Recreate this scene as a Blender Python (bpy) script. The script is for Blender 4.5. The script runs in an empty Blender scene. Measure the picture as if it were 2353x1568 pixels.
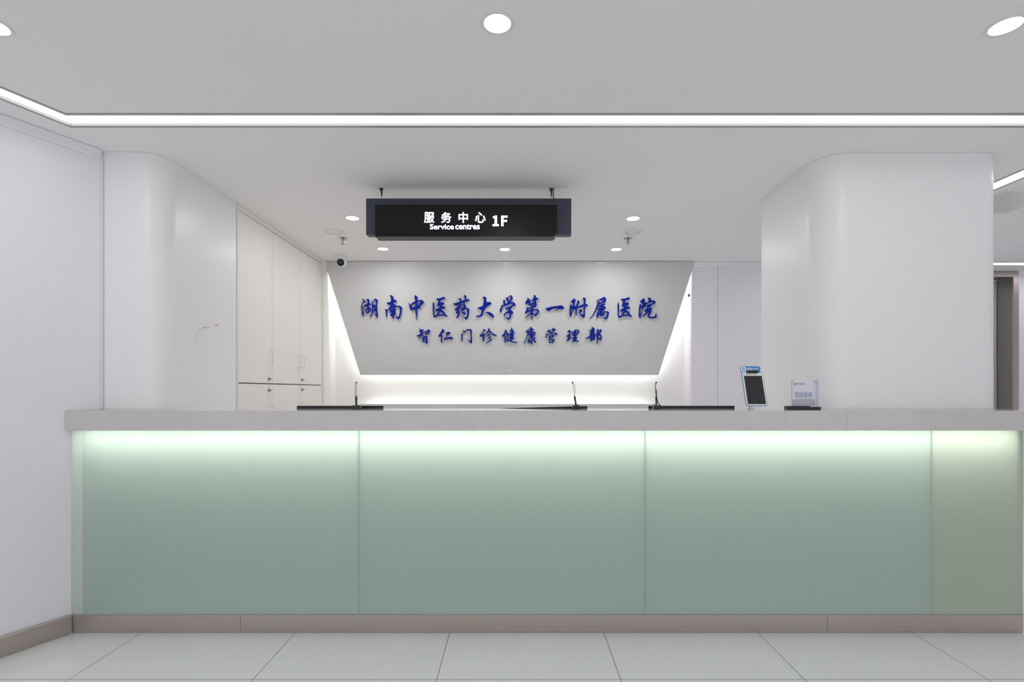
import bpy, bmesh, math
from mathutils import Vector, Matrix

C = bpy.context.scene.collection
sc = bpy.context.scene

# ------------------------------------------------------------------ camera, world, exposure
F, CX, CY = 1190.0, 1187.0, 898.0          # focal length and vanishing point in pixels of the 2353 x 1568 frame
EYE, CEIL = 1.26, 2.56
cam_d = bpy.data.cameras.new('camera')
cam = bpy.data.objects.new('camera', cam_d)
C.objects.link(cam)
cam.location = (0, 0, EYE)
cam.rotation_euler = (math.pi / 2, 0, 0)
cam_d.sensor_width = 36.0
cam_d.lens = F / 2353 * 36.0
cam_d.shift_x = -(CX - 2353 / 2) / 2353
cam_d.shift_y = (CY - 1568 / 2) / 2353
cam_d.clip_start = 0.02
sc.camera = cam

world = bpy.data.worlds.new('world')
sc.world = world
world.use_nodes = True
world.node_tree.nodes['Background'].inputs[0].default_value = (0.85, 0.85, 0.89, 1)
world.node_tree.nodes['Background'].inputs[1].default_value = 1.15

sc.view_settings.view_transform = 'Standard'
sc.view_settings.look = 'None'
sc.view_settings.gamma = 1.0
sc.view_settings.use_curve_mapping = False
sc.view_settings.exposure = 0.07
sc.cycles.max_bounces = 16
sc.cycles.diffuse_bounces = 13
sc.cycles.glossy_bounces = 4
sc.cycles.transparent_max_bounces = 12
sc.cycles.sample_clamp_indirect = 4.0
sc.cycles.caustics_reflective = False
sc.cycles.caustics_refractive = False

# light levels
STRIP_E = 2.0        # main ceiling strips
LOBBY_E = 7.5
LENS_E = 6.0         # downlight lenses
SPOT_W = 3.1         # beam of each downlight
BACK_E = 9.0        # strips behind the sign wall
DESK_E = 12.0        # strip inside the desk front


def sx(px, Y):
    return (px - CX) / F * Y


def sz(py, Y):
    return EYE + (CY - py) / F * Y


# ------------------------------------------------------------------ materials
def lin(c):
    out = []
    for v in c:
        v = v / 255.0
        out.append(v / 12.92 if v <= 0.04045 else ((v + 0.055) / 1.055) ** 2.4)
    return (*out, 1.0)


def mat(name, rgb, rough=0.5, metal=0.0, spec=0.5, coat=0.0, noise=0.0, nscale=40.0, alpha=1.0, trans=0.0, bump=0.0):
    m = bpy.data.materials.new(name)
    m.use_nodes = True
    nt = m.node_tree
    b = nt.nodes['Principled BSDF']
    b.inputs['Base Color'].default_value = lin(rgb)
    b.inputs['Roughness'].default_value = rough
    b.inputs['Metallic'].default_value = metal
    b.inputs['Specular IOR Level'].default_value = spec
    b.inputs['Coat Weight'].default_value = coat
    b.inputs['Coat Roughness'].default_value = 0.05
    b.inputs['Transmission Weight'].default_value = trans
    if noise > 0 or bump > 0:
        tc = nt.nodes.new('ShaderNodeTexCoord')
        n = nt.nodes.new('ShaderNodeTexNoise')
        n.inputs['Scale'].default_value = nscale
        n.inputs['Detail'].default_value = 5
        nt.links.new(tc.outputs['Object'], n.inputs['Vector'])
        if noise > 0:
            r = nt.nodes.new('ShaderNodeValToRGB')
            c = lin(rgb)
            r.color_ramp.elements[0].position = 0.3
            r.color_ramp.elements[1].position = 0.7
            r.color_ramp.elements[0].color = (*[v * (1 - noise) for v in c[:3]], 1)
            r.color_ramp.elements[1].color = (*[min(1, v * (1 + noise)) for v in c[:3]], 1)
            nt.links.new(n.outputs['Fac'], r.inputs['Fac'])
            nt.links.new(r.outputs['Color'], b.inputs['Base Color'])
        if bump > 0:
            bp = nt.nodes.new('ShaderNodeBump')
            bp.inputs['Strength'].default_value = bump
            bp.inputs['Distance'].default_value = 0.002
            nt.links.new(n.outputs['Fac'], bp.inputs['Height'])
            nt.links.new(bp.outputs['Normal'], b.inputs['Normal'])
    return m


def emit(name, rgb, strength):
    m = bpy.data.materials.new(name)
    m.use_nodes = True
    nt = m.node_tree
    nt.nodes.clear()
    e = nt.nodes.new('ShaderNodeEmission')
    o = nt.nodes.new('ShaderNodeOutputMaterial')
    e.inputs[0].default_value = lin(rgb)
    e.inputs[1].default_value = strength
    nt.links.new(e.outputs[0], o.inputs[0])
    return m


def brushed(name, rgb, rough, axis=0, var=0.12):
    m = mat(name, rgb, rough, 1.0)
    nt = m.node_tree
    b = nt.nodes['Principled BSDF']
    tc = nt.nodes.new('ShaderNodeTexCoord')
    mp = nt.nodes.new('ShaderNodeMapping')
    s = [260.0, 260.0, 260.0]
    s[axis] = 2.5
    mp.inputs['Scale'].default_value = s
    n = nt.nodes.new('ShaderNodeTexNoise')
    n.inputs['Scale'].default_value = 1.0
    n.inputs['Detail'].default_value = 3
    mr = nt.nodes.new('ShaderNodeMapRange')
    mr.inputs['To Min'].default_value = rough - var
    mr.inputs['To Max'].default_value = rough + var
    nt.links.new(tc.outputs['Object'], mp.inputs['Vector'])
    nt.links.new(mp.outputs['Vector'], n.inputs['Vector'])
    nt.links.new(n.outputs['Fac'], mr.inputs['Value'])
    nt.links.new(mr.outputs['Result'], b.inputs['Roughness'])
    r = nt.nodes.new('ShaderNodeValToRGB')
    c = lin(rgb)
    r.color_ramp.elements[0].color = (*[v * 0.86 for v in c[:3]], 1)
    r.color_ramp.elements[1].color = (*[min(1, v * 1.14) for v in c[:3]], 1)
    nt.links.new(n.outputs['Fac'], r.inputs['Fac'])
    nt.links.new(r.outputs['Color'], b.inputs['Base Color'])
    return m


def floor_material():
    m = mat('polished_floor_tile', (214, 217, 214), 0.06, 0, 0.5)
    nt = m.node_tree
    b = nt.nodes['Principled BSDF']
    tc = nt.nodes.new('ShaderNodeTexCoord')
    sp = nt.nodes.new('ShaderNodeSeparateXYZ')
    nt.links.new(tc.outputs['Object'], sp.inputs[0])

    def M(op, a, bb=None):
        n = nt.nodes.new('ShaderNodeMath')
        n.operation = op
        for i, v in enumerate((a, bb)):
            if v is None:
                continue
            if isinstance(v, (int, float)):
                n.inputs[i].default_value = v
            else:
                nt.links.new(v, n.inputs[i])
        return n.outputs[0]

    def grid(co, off, size, w):
        d = M('DIVIDE', M('SUBTRACT', co, off), size)
        fr = M('ABSOLUTE', M('SUBTRACT', M('FRACT', d), 0.5))
        return M('GREATER_THAN', fr, 0.5 - w / size / 2)
    g = M('MAXIMUM', grid(sp.outputs[0], -0.348, 0.8015, 0.0032), grid(sp.outputs[1], 2.258, 0.8, 0.0032))
    nz = nt.nodes.new('ShaderNodeTexNoise')
    nz.inputs['Scale'].default_value = 3.0
    nz.inputs['Detail'].default_value = 6
    nt.links.new(tc.outputs['Object'], nz.inputs['Vector'])
    rp = nt.nodes.new('ShaderNodeValToRGB')
    rp.color_ramp.elements[0].color = lin((240, 240, 238))
    rp.color_ramp.elements[1].color = lin((245, 245, 243))
    nt.links.new(nz.outputs['Fac'], rp.inputs['Fac'])
    mx = nt.nodes.new('ShaderNodeMix')
    mx.data_type = 'RGBA'
    nt.links.new(g, mx.inputs['Factor'])
    nt.links.new(rp.outputs['Color'], mx.inputs[6])
    mx.inputs[7].default_value = lin((120, 112, 104))
    nt.links.new(mx.outputs[2], b.inputs['Base Color'])
    ro = M('ADD', M('MULTIPLY', g, 0.5), 0.05)
    nt.links.new(ro, b.inputs['Roughness'])
    return m


def frosted(name, rgb, w_trans=0.55):
    m = bpy.data.materials.new(name)
    m.use_nodes = True
    nt = m.node_tree
    nt.nodes.clear()
    o = nt.nodes.new('ShaderNodeOutputMaterial')
    d = nt.nodes.new('ShaderNodeBsdfDiffuse')
    t = nt.nodes.new('ShaderNodeBsdfTranslucent')
    g = nt.nodes.new('ShaderNodeBsdfGlossy')
    fr = nt.nodes.new('ShaderNodeFresnel')
    fr.inputs[0].default_value = 1.5
    g.inputs['Roughness'].default_value = 0.03
    d.inputs[0].default_value = lin(rgb)
    t.inputs[0].default_value = lin([v * 0.45 + 240 * 0.55 for v in rgb])
    a = nt.nodes.new('ShaderNodeMixShader')
    a.inputs[0].default_value = w_trans
    b = nt.nodes.new('ShaderNodeMixShader')
    nt.links.new(d.outputs[0], a.inputs[1])
    nt.links.new(t.outputs[0], a.inputs[2])
    nt.links.new(fr.outputs[0], b.inputs[0])
    nt.links.new(a.outputs[0], b.inputs[1])
    nt.links.new(g.outputs[0], b.inputs[2])
    nt.links.new(b.outputs[0], o.inputs[0])
    return m


def clear_mat(name, rgb=(255, 255, 255), gloss=0.06):
    m = bpy.data.materials.new(name)
    m.use_nodes = True
    nt = m.node_tree
    nt.nodes.clear()
    o = nt.nodes.new('ShaderNodeOutputMaterial')
    t = nt.nodes.new('ShaderNodeBsdfTransparent')
    t.inputs[0].default_value = lin(rgb)
    g = nt.nodes.new('ShaderNodeBsdfGlossy')
    g.inputs['Roughness'].default_value = 0.05
    a = nt.nodes.new('ShaderNodeMixShader')
    a.inputs[0].default_value = gloss
    nt.links.new(t.outputs[0], a.inputs[1])
    nt.links.new(g.outputs[0], a.inputs[2])
    nt.links.new(a.outputs[0], o.inputs[0])
    return m


M_ceil = mat('ceiling_paint', (240, 239, 239), 0.85, spec=0.2)
M_wall = mat('lavender_white_wall_panel', (236, 234, 240), 0.35, spec=0.35)
M_wallback = mat('white_wall_paint', (240, 239, 237), 0.6, spec=0.3)
M_pillar = mat('glossy_white_cladding', (236, 236, 237), 0.34, spec=0.5)
M_floor = floor_material()
M_panel = mat('satin_grey_board', (208, 208, 208), 0.14, spec=0.35)
M_cab = mat('warm_white_laminate', (236, 233, 228), 0.45, spec=0.4)
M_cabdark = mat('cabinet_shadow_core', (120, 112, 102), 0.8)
M_stone = mat('grey_quartz_top', (202, 200, 198), 0.07, spec=0.5, noise=0.025, nscale=18)
M_steel = brushed('brushed_stainless', (190, 180, 174), 0.34, 0)
M_steelv = brushed('brushed_stainless_upright', (160, 154, 148), 0.36, 2)
M_doorleaf = mat('reflection_pale_leaf', (204, 208, 204), 0.35, 0.15)  # bright room reflected in the steel is put into the pale base colour
M_alu = mat('silver_aluminium', (176, 174, 174), 0.4, 0.6)
M_white = mat('white_plastic', (228, 228, 226), 0.35)
M_black = mat('black_plastic', (22, 22, 24), 0.35)
M_blackm = mat('black_matt', (26, 26, 28), 0.6)
M_lens = mat('black_lens_glass', (8, 8, 9), 0.08)
M_signback = mat('slate_blue_metal', (62, 66, 82), 0.4, 0.2)
M_signface = mat('black_sign_acrylic', (14, 16, 22), 0.3, spec=0.25)
M_chrome = mat('chrome', (190, 188, 184), 0.15, 1.0)
M_brass = mat('nickel_lock', (166, 156, 140), 0.3, 0.9)
M_dark = mat('dark_metal', (70, 66, 62), 0.4, 0.8)
M_bluecable = mat('dark_blue_cable', (28, 34, 66), 0.5)
M_blue = mat('royal_blue_acrylic', (0, 30, 148), 0.45, spec=0.15)
M_acr = mat('letter_edge_acrylic', (190, 190, 198), 0.2)
M_caulk = mat('white_sealant', (226, 225, 226), 0.5)
M_glass = [frosted('pale_green_frosted_glass', (205, 228, 217), 0.5), frosted('yellow_green_frosted_glass', (214, 227, 208), 0.5)]
M_glassend = frosted('clear_frosted_glass_edge', (240, 248, 244), 0.5)
M_glassback = clear_mat('glass_rear_face', (246, 255, 250), 0.04)
M_core = mat('desk_core_white', (222, 224, 220), 0.7)
M_strip = emit('strip_diffuser_glow', (252, 250, 255), STRIP_E)
M_lobby = emit('lobby_strip_glow', (252, 250, 255), LOBBY_E)
M_lenslit = emit('downlight_lens_glow', (255, 252, 246), LENS_E)
M_backled = emit('warm_white_strip_glow', (255, 255, 251), BACK_E)
M_backled_side = emit('white_side_strip_glow', (255, 255, 253), BACK_E * 1.7)
M_deskled = emit('desk_strip_glow', (255, 253, 244), DESK_E)
M_signtext = emit('white_sign_lettering', (246, 242, 255), 1.6)
M_tabwhite = mat('tablet_white_bezel', (222, 230, 230), 0.3)
M_tabblue = mat('tablet_blue_trim', (74, 132, 190), 0.35)
M_hdrblue = mat('header_blue', (22, 128, 200), 0.4)
M_hdrwhite = mat('header_white', (226, 236, 244), 0.4)
M_screen = mat('dark_screen', (44, 44, 46), 0.18)
M_orange = mat('orange_print', (222, 120, 84), 0.6)
M_navy = mat('navy_print', (70, 92, 128), 0.6)
M_card = mat('white_card', (240, 240, 243), 0.6)
M_cardgrey = mat('grey_card_print', (186, 188, 194), 0.6)
M_violet = mat('blue_violet_print', (112, 120, 186), 0.6)
M_green = mat('green_print', (112, 160, 84), 0.6)
M_redprint = mat('pale_red_print', (216, 150, 140), 0.6)
M_greyprint = mat('grey_print', (150, 150, 154), 0.6)
M_dropblue = mat('pale_blue_print', (140, 176, 210), 0.6)
M_droppink = mat('pale_pink_print', (220, 190, 204), 0.6)
M_acrylic = clear_mat('clear_acrylic', (252, 252, 254), 0.04)
M_acrylicedge = mat('acrylic_edge', (186, 182, 208), 0.2)
M_scuffgrey = mat('grey_scuff', (150, 150, 150), 0.6)
M_scufflight = mat('pale_scuff', (222, 222, 224), 0.4)
M_scufforange = mat('orange_scuff', (204, 140, 112), 0.6)
M_grille = mat('translucent_grey_panel', (224, 225, 225), 0.25)
M_cord = mat('grey_cord', (120, 118, 124), 0.4)
M_penclear = mat('pale_pen_barrel', (206, 204, 210), 0.3)


# ------------------------------------------------------------------ helpers
def link_mesh(name, me, m, parent=None):
    o = bpy.data.objects.new(name, me)
    ms = m if isinstance(m, (list, tuple)) else [m]
    for x in ms:
        me.materials.append(x)
    C.objects.link(o)
    if parent:
        o.parent = parent
        o.matrix_parent_inverse = Matrix()
    return o


def obj(name, bm, m, parent=None, smooth=False, origin=None):
    bmesh.ops.remove_doubles(bm, verts=bm.verts, dist=1e-6)
    bmesh.ops.recalc_face_normals(bm, faces=bm.faces)
    if origin is not None:
        bmesh.ops.translate(bm, verts=bm.verts, vec=-Vector(origin))
    me = bpy.data.meshes.new(name)
    bm.to_mesh(me)
    bm.free()
    if smooth:
        for p in me.polygons:
            p.use_smooth = True
        me.set_sharp_from_angle(angle=math.radians(40))
    o = link_mesh(name, me, m, parent)
    if origin is not None:
        o.location = origin
    return o


def tag(o, label, cat, group=None):
    o['label'] = label
    o['category'] = cat
    if group:
        o['group'] = group
    return o


def struct(o):
    o['kind'] = 'structure'
    return o


def thing(name, label, cat, loc=(0, 0, 0), rot=(0, 0, 0), group=None):
    o = bpy.data.objects.new(name, None)
    o.empty_display_size = 0.05
    C.objects.link(o)
    o.location = loc
    o.rotation_euler = rot
    return tag(o, label, cat, group)


def dup(root, loc, label, rot=None):
    r = root.copy()
    C.objects.link(r)
    r.location = loc
    if rot is not None:
        r.rotation_euler = rot
    r['label'] = label
    for ch in list(root.children):
        c = ch.copy()
        C.objects.link(c)
        c.parent = r
        for g in list(ch.children):
            d = g.copy()
            C.objects.link(d)
            d.parent = c
    return r


def box(bm, x0, x1, y0, y1, z0, z1, bevel=0.0, seg=2):
    r = bmesh.ops.create_cube(bm, size=1.0)
    vs = r['verts']
    for v in vs:
        v.co = Vector((x0 + (v.co.x + 0.5) * (x1 - x0), y0 + (v.co.y + 0.5) * (y1 - y0), z0 + (v.co.z + 0.5) * (z1 - z0)))
    if bevel > 0:
        es = list({e for v in vs for e in v.link_edges})
        bmesh.ops.bevel(bm, geom=es, offset=bevel, segments=seg, affect='EDGES', profile=0.5)
    return vs


def nb():
    return bmesh.new()


def bx(x0, x1, y0, y1, z0, z1, bevel=0.0):
    bm = nb()
    box(bm, x0, x1, y0, y1, z0, z1, bevel)
    return bm


def prism(bm, pts, z0, z1):
    """extrude an XY polygon from z0 to z1"""
    lo = [bm.verts.new((x, y, z0)) for x, y in pts]
    hi = [bm.verts.new((x, y, z1)) for x, y in pts]
    n = len(pts)
    bm.faces.new(lo)
    bm.faces.new(hi)
    for i in range(n):
        bm.faces.new((lo[i], lo[(i + 1) % n], hi[(i + 1) % n], hi[i]))


def slab_xz(bm, pts, y0, y1):
    """extrude an XZ polygon from y0 to y1"""
    a = [bm.verts.new((x, y0, z)) for x, z in pts]
    b = [bm.verts.new((x, y1, z)) for x, z in pts]
    n = len(pts)
    bm.faces.new(a)
    bm.faces.new(b)
    for i in range(n):
        bm.faces.new((a[i], a[(i + 1) % n], b[(i + 1) % n], b[i]))


def lathe(bm, prof, seg=32, centre=(0, 0, 0)):
    """prof: (radius, z) pairs from one end to the other; ends at radius 0 are closed"""
    cx, cy, cz = centre
    rings = []
    for r, z in prof:
        if r < 1e-6:
            rings.append([bm.verts.new((cx, cy, cz + z))])
        else:
            rings.append([bm.verts.new((cx + r * math.cos(2 * math.pi * i / seg), cy + r * math.sin(2 * math.pi * i / seg), cz + z)) for i in range(seg)])
    for a, b in zip(rings, rings[1:]):
        for i in range(seg):
            j = (i + 1) % seg
            if len(a) == 1 and len(b) == 1:
                continue
            if len(a) == 1:
                bm.faces.new((a[0], b[i], b[j]))
            elif len(b) == 1:
                bm.faces.new((a[i], a[j], b[0]))
            else:
                bm.faces.new((a[i], a[j], b[j], b[i]))


def tube(bm, pts, r, seg=10, caps=True):
    pts = [Vector(p) for p in pts]
    rs = r if isinstance(r, (list, tuple)) else [r] * len(pts)
    prev = None
    rings = []
    for i, p in enumerate(pts):
        t = (pts[min(i + 1, len(pts) - 1)] - pts[max(i - 1, 0)]).normalized()
        if prev is None:
            up = Vector((0, 0, 1)) if abs(t.z) < 0.9 else Vector((0, 1, 0))
            n = t.cross(up).normalized()
        else:
            n = (prev - t * prev.dot(t)).normalized()
        prev = n
        b = t.cross(n)
        rings.append([bm.verts.new(p + (n * math.cos(2 * math.pi * k / seg) + b * math.sin(2 * math.pi * k / seg)) * rs[i]) for k in range(seg)])
    for a, b in zip(rings, rings[1:]):
        for k in range(seg):
            bm.faces.new((a[k], a[(k + 1) % seg], b[(k + 1) % seg], b[k]))
    if caps:
        bm.faces.new(rings[0])
        bm.faces.new(rings[-1])


def fill2d(loops, half):
    """filled plate with holes in local XY (even-odd), extruded to +-half in z; returns mesh"""
    cu = bpy.data.curves.new('outline', 'CURVE')
    cu.dimensions = '2D'
    cu.fill_mode = 'BOTH'
    cu.extrude = half
    for lp in loops:
        s = cu.splines.new('POLY')
        s.points.add(len(lp) - 1)
        for i, (x, y) in enumerate(lp):
            s.points[i].co = (x, y, 0, 1)
        s.use_cyclic_u = True
    o = bpy.data.objects.new('outline', cu)
    C.objects.link(o)
    bpy.context.view_layer.update()
    me = bpy.data.meshes.new_from_object(o.evaluated_get(bpy.context.evaluated_depsgraph_get()))
    bpy.data.objects.remove(o)
    bpy.data.curves.remove(cu)
    me.materials.clear()
    return me


def text_mesh(body, width=None, height=None, depth=0.001, bold=0.0, spacing=1.0, thick=0.0):
    """text as a mesh standing in the XZ plane, facing -Y, lower-left corner at the origin, scaled to the given size"""
    cu = bpy.data.curves.new('lettering', 'FONT')
    cu.body = body
    cu.extrude = 0.01
    cu.offset = bold
    cu.space_character = spacing
    cu.resolution_u = 4
    o = bpy.data.objects.new('lettering', cu)
    C.objects.link(o)
    bpy.context.view_layer.update()
    me = bpy.data.meshes.new_from_object(o.evaluated_get(bpy.context.evaluated_depsgraph_get()))
    bpy.data.objects.remove(o)
    bpy.data.curves.remove(cu)
    xs = [v.co.x for v in me.vertices]
    ys = [v.co.y for v in me.vertices]
    x0, x1, y0, y1 = min(xs), max(xs), min(ys), max(ys)
    kx = width / (x1 - x0) if width else None
    ky = height / (y1 - y0) if height else None
    kx = kx or ky
    ky = ky or kx
    for v in me.vertices:
        x, y, z = v.co
        v.co = ((x - x0) * kx, -z / 0.01 * depth, (y - y0) * ky)
    me.materials.clear()
    if thick:
        src = me
        bm = bmesh.new()
        for i in range(9):
            a = i * math.pi / 4
            d = Vector((math.cos(a), 0, math.sin(a))) * (thick if i else 0.0)
            n0 = len(bm.verts)
            bm.from_mesh(src)
            bm.verts.ensure_lookup_table()
            for v in bm.verts[n0:]:
                v.co += d
        me = bpy.data.meshes.new('lettering')
        bm.to_mesh(me)
        bm.free()
        bpy.data.meshes.remove(src)
    return me


def sweep(bm, path, section, closed_path=False):
    """sweep a closed (offset, z) section along an XY path with mitred corners; offset is to the left of travel"""
    P = [Vector((x, y)) for x, y in path]
    n = len(P)
    rings = []
    for i in range(n):
        if closed_path:
            d0 = (P[i] - P[i - 1]).normalized()
            d1 = (P[(i + 1) % n] - P[i]).normalized()
        else:
            d0 = (P[i] - P[i - 1]).normalized() if i > 0 else (P[1] - P[0]).normalized()
            d1 = (P[i + 1] - P[i]).normalized() if i < n - 1 else d0
        n0 = Vector((-d0.y, d0.x))
        n1 = Vector((-d1.y, d1.x))
        m = (n0 + n1).normalized()
        k = 1.0 / max(0.2, m.dot(n0))
        rings.append([bm.verts.new((P[i].x + m.x * k * o, P[i].y + m.y * k * o, z)) for o, z in section])
    s = len(section)
    pairs = [(i, i + 1) for i in range(n - 1)] + ([(n - 1, 0)] if closed_path else [])
    for i, j in pairs:
        for a in range(s):
            b = (a + 1) % s
            bm.faces.new((rings[i][a], rings[i][b], rings[j][b], rings[j][a]))
    if not closed_path:
        bm.faces.new(rings[0])
        bm.faces.new(rings[-1])


def path_outline(path, o):
    P = [Vector((x, y)) for x, y in path]
    n = len(P)
    L, R = [], []
    for i in range(n):
        d0 = (P[i] - P[i - 1]).normalized() if i > 0 else (P[1] - P[0]).normalized()
        d1 = (P[i + 1] - P[i]).normalized() if i < n - 1 else d0
        n0 = Vector((-d0.y, d0.x))
        n1 = Vector((-d1.y, d1.x))
        m = (n0 + n1).normalized()
        k = 1.0 / max(0.2, m.dot(n0))
        e = Vector((0, 0))
        if i == 0:
            e = -d0 * 0.002
        if i == n - 1:
            e = d0 * 0.002
        L.append(tuple(P[i] + m * k * o + e))
        R.append(tuple(P[i] - m * k * o + e))
    return L + R[::-1]


def circle(cx, cy, r, n=48):
    return [(cx + r * math.cos(2 * math.pi * i / n), cy + r * math.sin(2 * math.pi * i / n)) for i in range(n)]


def rounded_rect(x0, x1, y0, y1, r, n=6):
    pts = []
    for cx, cy, a0 in ((x1 - r, y0 + r, -90), (x1 - r, y1 - r, 0), (x0 + r, y1 - r, 90), (x0 + r, y0 + r, 180)):
        for i in range(n + 1):
            a = math.radians(a0 + 90 * i / n)
            pts.append((cx + r * math.cos(a), cy + r * math.sin(a)))
    return pts


# ------------------------------------------------------------------ positions of what is set into the ceiling
HW = 0.066
MAIN_PATH = [(4.3, -2.2), (-4.085, -2.2), (-2.158, 2.491), (4.3, 2.491)]  # unseen leg behind the camera is added to light the desk's front faces
LOBBY_PATH = [(3.035, 2.72), (3.035, 5.31), (7.0, 5.31)]
LAMPS = [
    (1143, 53, 'ceiling downlight at the top centre, in front of the strip light'),
    (2311, 59, 'ceiling downlight in the upper right corner, in front of the strip light'),
    (-18, 59, 'ceiling downlight half cut off at the upper left edge'),
    (810, 501, 'ceiling downlight left of the hanging black sign'),
    (1455, 502, 'ceiling downlight right of the hanging black sign'),
    (880, 572, 'left one of three small downlights above the blue letters'),
    (1160, 573, 'middle one of three small downlights above the blue letters, under the sign'),
    (1416, 573, 'right one of three small downlights above the blue letters'),
]


def ceil_xy(px, py):
    Y = F * (CEIL - EYE) / (CY - py)
    return sx(px, Y), Y


lamp_xy = [ceil_xy(a, b) for a, b, _ in LAMPS]

# ------------------------------------------------------------------ setting
me = fill2d([[(-6.2, -4.1), (7.4, -4.1), (7.4, 6.2), (-6.2, 6.2)], path_outline(MAIN_PATH, HW + 0.0008), path_outline(LOBBY_PATH, HW + 0.0008)]
            + [circle(x, y, 0.054) for x, y in lamp_xy], 0.03)
ceiling = struct(link_mesh('ceiling', me, M_ceil))
ceiling.location = (0, 0, CEIL + 0.03)
struct(obj('floor', bx(-6.2, 7.4, -4.1, 6.2, -0.05, 0.0), M_floor))


def wall_x(Y):                              # left wall runs at an angle
    return -2.315 + 0.49 * (Y - 2.69)


LW_END = 2.818
bm = nb()
prism(bm, [(wall_x(-4.0), -4.0), (wall_x(LW_END), LW_END), (wall_x(LW_END) - 0.3, LW_END), (wall_x(-4.0) - 0.3, -4.0)], 0, CEIL)
struct(obj('wall_left', bm, M_wall))
struct(obj('wall_right', bx(7.2, 7.3, -4.0, 6.1, 0, CEIL), M_wall))
struct(obj('wall_back', bx(-2.0, 1.8, 5.46, 5.56, 0, CEIL), M_wallback))
bm = nb()
box(bm, 1.772, 3.1, 5.26, 5.56, 0, CEIL)
o = struct(obj('wall_back_right', bm, M_wall))
# second, thin board of the same wall: leaves the upright joint visible
bm = nb()
box(bm, 1.775, sx(1648.5, 5.25), 5.25, 5.2595, 0.0, CEIL - 0.035)
box(bm, sx(1649.5, 5.25), 3.1, 5.25, 5.2595, 0.0, CEIL - 0.035)
struct(obj('trim_1', bm, M_wall))
struct(obj('wall_side', bx(3.12, 4.3, 5.66, 5.76, 0, CEIL), M_wall))
bm = nb()
box(bm, 5.472, 7.2, 5.66, 5.9, 0, CEIL)
struct(obj('wall_lobby', bm, M_wall))
struct(obj('wall_recess', bx(-2.5, -1.91, 5.145, 5.56, 0, CEIL), M_wallback))

# cornice on the left wall and over the right back wall
bm = nb()
sec = [(-0.001, CEIL - 0.002), (-0.028, CEIL - 0.002), (-0.028, CEIL - 0.012), (-0.016, CEIL - 0.022), (-0.016, CEIL - 0.034), (-0.006, CEIL - 0.046), (-0.001, CEIL - 0.046)]
sweep(bm, [(wall_x(-3.9), -3.9), (wall_x(2.80), 2.80)], sec)
struct(obj('trim_2', bm, M_wall))
bm = nb()
sweep(bm, [(1.775, 5.2495), (3.1, 5.2495)], [(-a, z) if False else (a, z) for a, z in sec])
struct(obj('trim_3', bm, M_wall))
# sealant joint between the left wall and the pillar
bm = nb()
tube(bm, [(wall_x(2.812) + 0.006, 2.812, 1.16), (wall_x(2.812) + 0.006, 2.812, CEIL - 0.05)], 0.004, 8)
struct(obj('trim_4', bm, M_caulk, smooth=True))
# stainless skirting on the left wall
bm = nb()
sweep(bm, [(wall_x(-3.9), -3.9), (wall_x(2.684), 2.684)], [(-0.001, 0.0), (-0.012, 0.0), (-0.012, 0.094), (-0.009, 0.098), (-0.001, 0.098)])
struct(obj('baseboard_left', bm, M_steel))

# lift door in the lobby
door = bpy.data.objects.new('door_1', None)
C.objects.link(door)
door['kind'] = 'structure'
bm = nb()
box(bm, 5.413, 5.47, 5.64, 5.66, 0, 2.556)
box(bm, 4.44, 4.5, 5.64, 5.66, 0, 2.556)
box(bm, 4.5, 5.413, 5.64, 5.66, 2.50, 2.556)
obj('door_frame', bm, M_steel, door)
bm = nb()
box(bm, 5.413, 5.44, 5.661, 5.85, 0, 2.50)
box(bm, 4.47, 4.5, 5.661, 5.85, 0, 2.50)
box(bm, 4.5, 5.413, 5.661, 5.85, 2.50, 2.53)
obj('door_reveal', bm, M_steelv, door)
obj('door_leaf', bx(4.505, 4.955, 5.835, 5.86, 0.005, 2.495), M_doorleaf, door)
obj('door_leaf', bx(4.96, 5.408, 5.835, 5.86, 0.005, 2.495), M_doorleaf, door)


# ------------------------------------------------------------------ pillars
def arc(cx, cy, r, a0, a1, n=16):
    return [(cx + r * math.cos(math.radians(a0 + (a1 - a0) * i / n)), cy + r * math.sin(math.radians(a0 + (a1 - a0) * i / n))) for i in range(n + 1)]


LP_X, LP_Y, LP_R = -1.935, 2.82, 0.13
RP_X0, RP_X1, RP_Y, RP_R, RP_R2 = 1.67, 2.657, 2.83, 0.16, 0.09
bm = nb()
prism(bm, [(wall_x(2.82) + 0.004, LP_Y)] + arc(LP_X - LP_R, LP_Y + LP_R, LP_R, -90, 0, 20) + [(LP_X, 3.575), (-2.5, 3.575), (-2.5, LP_Y)], 0, CEIL - 0.001)
lp = obj('pillar', bm, M_pillar, smooth=True, origin=(-2.1, 3.2, 0))
tag(lp, 'white pillar with one rounded edge and a dark scuff, left of the cabinet', 'pillar')
bm = nb()
prism(bm, arc(RP_X0 + RP_R, RP_Y + RP_R, RP_R, 180, 270, 20) + arc(RP_X1 - RP_R2, RP_Y + RP_R2, RP_R2, -90, 0, 14) + [(RP_X1, 3.53), (RP_X0, 3.53)], 0, CEIL - 0.001)
rp = obj('pillar', bm, M_pillar, smooth=True, origin=(2.1, 3.2, 0))
tag(rp, 'wide white pillar with rounded edges, behind the card holder on the right', 'pillar')


# scuff marks on the side of the left pillar (traced as (px, py) on that face)
def on_side(px, py):
    Y = (LP_X + 0.0006) * F / (px - CX)
    return (LP_X + 0.0006 - lp.location.x, Y - lp.location.y, sz(py, Y))


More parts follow.
